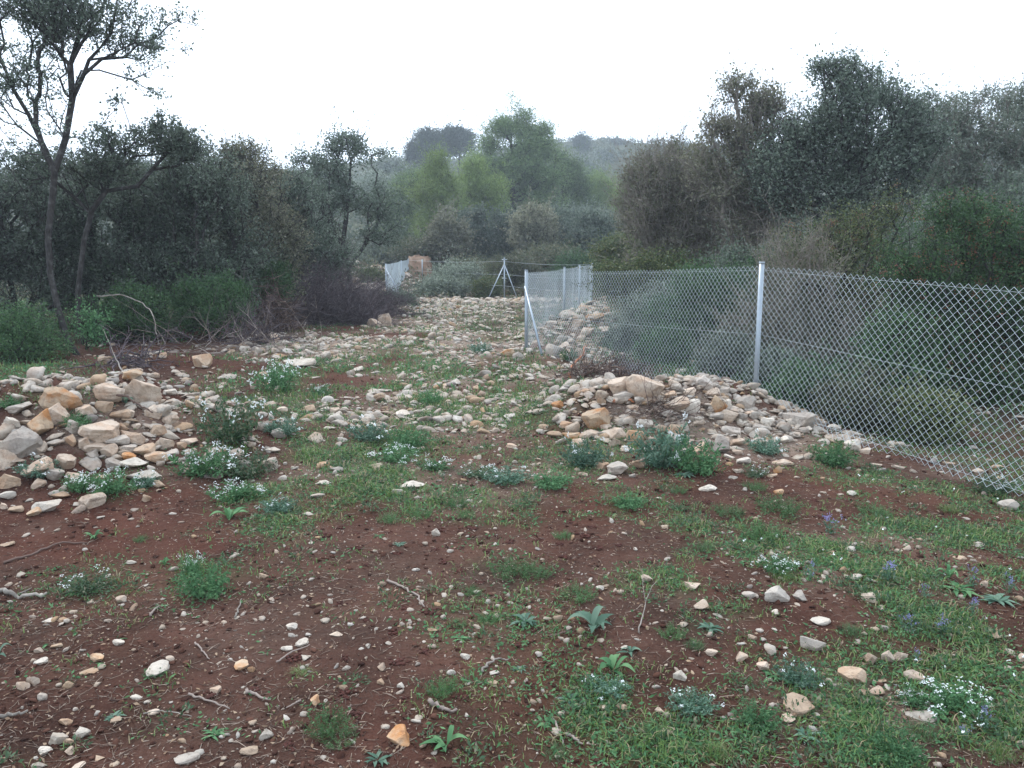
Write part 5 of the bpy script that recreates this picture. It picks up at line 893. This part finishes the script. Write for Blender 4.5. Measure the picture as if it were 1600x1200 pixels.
for a in [('feather', 'round feathery tuft by itself near the bottom, left of centre', 690, 1085, 42, 1.3), ('feather', 'large feathery tuft at the bottom left of centre above a big cream stone', 512, 1140, 62, 1.), ('feather', 'low feathery patch below the large bottom tuft', 530, 1160, 50, .6),
          ('feather', 'wide feathery clump in the centre of the red soil', 800, 898, 62, .8), ('feather', 'feathery clump joined to the right of the wide central clump', 838, 900, 50, .7), ('feather', 'feathery tuft middle left of centre where soil begins', 657, 808, 36, 1.), ('feather', 'tall feathery tuft right of the middle tuft', 712, 792, 36, 1.2),
          ('feather', 'small feathery tuft just below the tall one', 728, 808, 26, .9), ('feather', 'dull feathery tuft left of the middle tufts', 608, 815, 34, .9), ('feather', 'feathery tuft above the curved grey twig', 764, 972, 32, .9), ('feather', 'feathery tuft beside an orange stone in the middle soil', 716, 980, 26, .8), ('feather', 'flat feathery tuft on the middle soil right of the curved stick', 738, 928, 30, .8),
          ('feather', 'wide dark tuft at the front of the right red soil patch', 1368, 806, 50, .8), ('feather', 'broad green tuft right of centre below the right heap', 1215, 800, 66, .8), ('feather', 'tuft beside the broad green tuft, nearer the heap', 1180, 765, 36, .8), ('feather', 'tuft with long blades at centre right', 1190, 840, 60, .9), ('feather', 'tuft left of the long-bladed one', 1140, 805, 44, .8),
          ('feather', 'small tuft below the right heap next to a cream stone', 1060, 770, 26, .8), ('feather', 'dark tuft among grass right of centre', 905, 935, 52, .8), ('feather', 'dark tuft touching the forked twig', 1050, 995, 40, .8), ('feather', 'small tuft near centre above the wide clump', 880, 840, 28, .8), ('feather', 'tiny tuft on dark soil near two stones at far left', 220, 845, 22, .8),
          ('tuft', 'sparse dry-green tuft on the far right of bare soil', 1100, 860, 46, .9), ('tuft', 'grass tuft above the big grey stone at lower right', 1225, 905, 50, .9), ('tuft', 'grass tuft left of the three upright stones', 1330, 990, 52, .8), ('tuft', 'grass tuft at the bottom right corner', 1560, 1185, 66, 1.), ('tuft', 'grass tuft below the long white stone', 1440, 1150, 60, 1.),
          ('tuft', 'grass tuft near the mesh foot at far right', 1480, 800, 44, .9), ('tuft', 'yellowing grass tuft right of the forked twig', 1085, 1010, 42, .8), ('tuft', 'grass tuft on the stony middle ground left of centre', 560, 650, 30, 1.1), ('tuft', 'thin straw-coloured tuft beyond the flowering weeds', 470, 640, 30, 1.3), ('tuft', 'green tuft in the middle ground beside a pale stone', 600, 690, 36, 1.),
          ('tuft', 'grass tuft at bottom centre right', 1020, 1150, 60, .9), ('tuft', 'grass tuft at bottom right of centre', 1120, 1180, 66, .9), ('tuft', 'grass tuft at bottom centre', 870, 1180, 50, .8), ('tuft', 'flattened dry tuft left of the feathery bottom tuft', 470, 1052, 44, .5),
          ('rosette', 'pointed blue-green rosette right of the feathery middle tufts', 820, 975, 56, 1.3), ('rosette', 'flat rosette on soil above the pale pair of stones', 719, 1000, 34, .8), ('rosette', 'small rosette right of the pale pair of stones', 812, 1048, 28, .8), ('rosette', 'rosette left of the pale pair of stones', 742, 1068, 34, .7), ('rosette', 'spread rosette on soil left of the grass edge', 890, 1094, 42, .8),
          ('rosette', 'rosette at the grass edge near the reddish twig', 850, 1130, 44, .7), ('rosette', 'thistle-like rosette on the red soil left of centre', 625, 851, 26, .8), ('rosette', 'small rosette far left of the soil clods', 592, 838, 24, .8), ('rosette', 'bluish rosette right of the broad leaves', 1110, 985, 46, .9), ('rosette', 'grey rosette at the bottom beside the cream and orange stones', 335, 1150, 44, 1.),
          ('rosette', 'small green rosette near the white stones at bottom left', 180, 1120, 34, .7), ('rosette', 'small rosette on soil left of the large tuft', 415, 1020, 22, .9), ('rosette', 'leafy rosette at bottom edge left of centre', 590, 1190, 46, 1.), ('rosette', 'dark rosette near the bottom left frame edge', 548, 1135, 20, .8), ('rosette', 'green rosette in front of the right heap', 1070, 745, 40, 1.),
          ('rosette', 'rosette between the grey stone and the tan stone at lower right', 1210, 1060, 44, 1.), ('rosette', 'dark green rosette above the bottom right red soil', 1260, 1150, 50, .8), ('rosette', 'wide flat leaves in the green ground near right edge', 1500, 925, 66, .8), ('rosette', 'dark leaves beside the wide flat leaves at right edge', 1560, 940, 60, .8), ('rosette', 'grey-green rosette on left soil by the flowering clump', 250, 950, 30, .8),
          ('broad', 'bright broad-leaved plant alone at the bottom centre', 697, 1168, 66, 1.15), ('broad', 'large drooping blue-green leaves right of centre', 928, 985, 84, .9), ('broad', 'broad pale-tipped plant below the drooping leaves', 958, 1050, 66, 1.), ('broad', 'long dark strap-leaved plant left of centre at the soil edge', 358, 812, 62, 1.3), ('broad', 'green leafy plant growing on top of the left heap', 197, 632, 34, 1.2),
          ('broad', 'dark strap-leaved plant on the left soil', 148, 842, 34, 1.1), ('broad', 'single upright dark leaves near the flowering clump', 257, 884, 26, 2.), ('broad', 'dark leaf plant cut by the left frame edge', -4, 1030, 40, 1.5), ('broad', 'upright leafy plant in the green ground at right', 1482, 905, 36, 1.7), ('broad', 'blue-green leaf clump among stones lower right', 1250, 1075, 44, 1.2),
          ('broad', 'thin-leaved plant by the bottom soil left of the fence side', 985, 1020, 36, .8),
          ('white', 'dense white-flowering weed at the foot of the left heap', 178, 772, 70, .9), ('white', 'white-flowering weed left of the dense one', 125, 768, 56, .8), ('white', 'white-topped green bush between left heap and track', 360, 690, 100, 1.2), ('white', 'upright white-flowering weed farther back on the left', 432, 612, 66, 1.2), ('white', 'wide white-flowering weed below the green bush', 320, 745, 96, .8),
          ('white', 'white-flowering weed right of the wide one', 385, 748, 90, .8), ('white', 'creamy flowering weed in front of the two flowering ones', 365, 780, 76, .6), ('white', 'small white-flowering sprig on the left soil', 300, 900, 36, 1.6), ('white', 'thin white-flowering weed on the far left soil', 140, 925, 70, .7), ('white', 'white-flowering patch left of centre in the middle ground', 620, 722, 70, .6),
          ('white', 'pale-flowering patch right of it in the middle ground', 680, 735, 60, .5), ('white', 'white-flowering patch beside the track in the middle', 745, 745, 60, .5), ('white', 'grey-white flowering weed on the lower right edge', 1490, 1112, 90, .7), ('white', 'white-flowering weed right of the long white stone', 1430, 1100, 60, .6), ('white', 'white-flowering weed by the mesh foot at far right', 1550, 770, 70, .7),
          ('white', 'grey flowering weed left of the grey stones lower right', 1215, 895, 56, .7), ('white', 'white-flowering weed among stones behind the track left', 500, 620, 40, .8), ('white', 'white-speckled weed right of the front heap stones', 1180, 745, 44, .6),
          ('green', 'bright green weed on the left soil', 325, 930, 80, 1.), ('green', 'bright bushy weed in front of the right stone heap', 1035, 728, 96, 1.2), ('green', 'dark bushy weed right of the bright one at the right heap', 1092, 740, 80, 1.2), ('green', 'green weed at the left foot of the right heap', 912, 730, 70, 1.1), ('green', 'green weed between right heap and near mesh', 1300, 728, 66, 1.), ('green', 'small weed below the near post', 1195, 710, 56, .9),
          ('green', 'dark green weed in the middle of the track', 672, 632, 44, 1.), ('green', 'green weed left of the track middle', 575, 690, 66, .8), ('green', 'green weed right of the track middle', 640, 700, 70, .8), ('green', 'low weed on the stony ground left of centre', 440, 680, 60, .8), ('green', 'weed in front of the fence corner', 890, 565, 30, 1.2), ('green', 'weed on the track near the orange stone', 750, 552, 40, .8),
          ('green', 'blue-green weed behind the left heap stones', 20, 640, 40, .9), ('green', 'grassy weed over the lower left heap stones', 60, 745, 66, .7), ('green', 'grassy weed on the left heap middle', 120, 668, 44, .9), ('green', 'weed beside the dense white flowers', 228, 762, 40, .8), ('green', 'sprawling weed above the soil clods', 860, 760, 70, .6), ('green', 'sprawling weed at the centre of the middle ground', 790, 755, 70, .6),
          ('green', 'low weed right of the white-flowering patch', 980, 790, 60, .5), ('green', 'blue-green bush weed among red soil at lower right', 1245, 1068, 60, .9), ('green', 'leafy weed at lower right beside red soil', 1180, 1130, 70, .7), ('green', 'leafy weed at bottom right of centre', 1080, 1110, 70, .6), ('green', 'leafy weed near the bottom edge at right', 1400, 1185, 80, .8), ('green', 'leafy weed under the long drooping leaves', 950, 1085, 60, .6),
          ('green', 'leafy weed on the bottom edge at the far left', 240, 1055, 34, .4), ('green', 'weed on the front edge of the left grassy soil', 435, 800, 60, .6),
          ('violet', 'violet flower spike upper left of its group at right', 1265, 905, 30, 1.4), ('violet', 'violet flowers in the middle right green ground', 1388, 915, 44, 1.2), ('violet', 'lone violet flower below the middle ones', 1445, 938, 26, 1.3), ('violet', 'violet flowers nearest the right frame edge', 1575, 928, 30, 1.4), ('violet', 'tall violet spike beside the wide leaves', 1517, 918, 28, 1.6), ('violet', 'violet spike below the wide leaves', 1520, 965, 30, 1.5),
          ('violet', 'violet flowers left of the two low patches', 1420, 992, 40, 1.), ('violet', 'low violet patch right of centre of the green ground', 1472, 992, 42, 1.), ('violet', 'violet flowers in the bottom right corner, upper pair', 1540, 1145, 40, 1.3), ('violet', 'violet flower in the bottom right corner, left one', 1508, 1160, 26, 1.3), ('violet', 'violet flower by the three upright stones', 1430, 1038, 22, 1.3), ('violet', 'dull violet patch at the back of the green ground', 1300, 835, 50, .9)]:
    plant(*a)

# ------------------------------------------------------------------ hazy air
m, n, out = new_mat('haze'); pv = n.nodes.new('ShaderNodeVolumePrincipled'); pv.inputs['Color'].default_value = (.80, .90, 1, 1); pv.inputs['Density'].default_value = .0014; pv.inputs['Anisotropy'].default_value = .3
n.links.new(pv.outputs[0], out.inputs['Volume'])
x0, x1_, y0, y1_, z0, z1 = -430, 430, -45, 630, float(GZ.min()) - 1, float(GZ.max()) + 14
V = [(x, y, z) for z in (z0, z1) for y in (y0, y1_) for x in (x0, x1_)]
tag(obj('haze', mk_mesh('haze', V, [np.array([(0, 2, 3, 1), (4, 5, 7, 6), (0, 1, 5, 4), (2, 6, 7, 3), (0, 4, 6, 2), (1, 3, 7, 5)])], m)), kind='stuff')
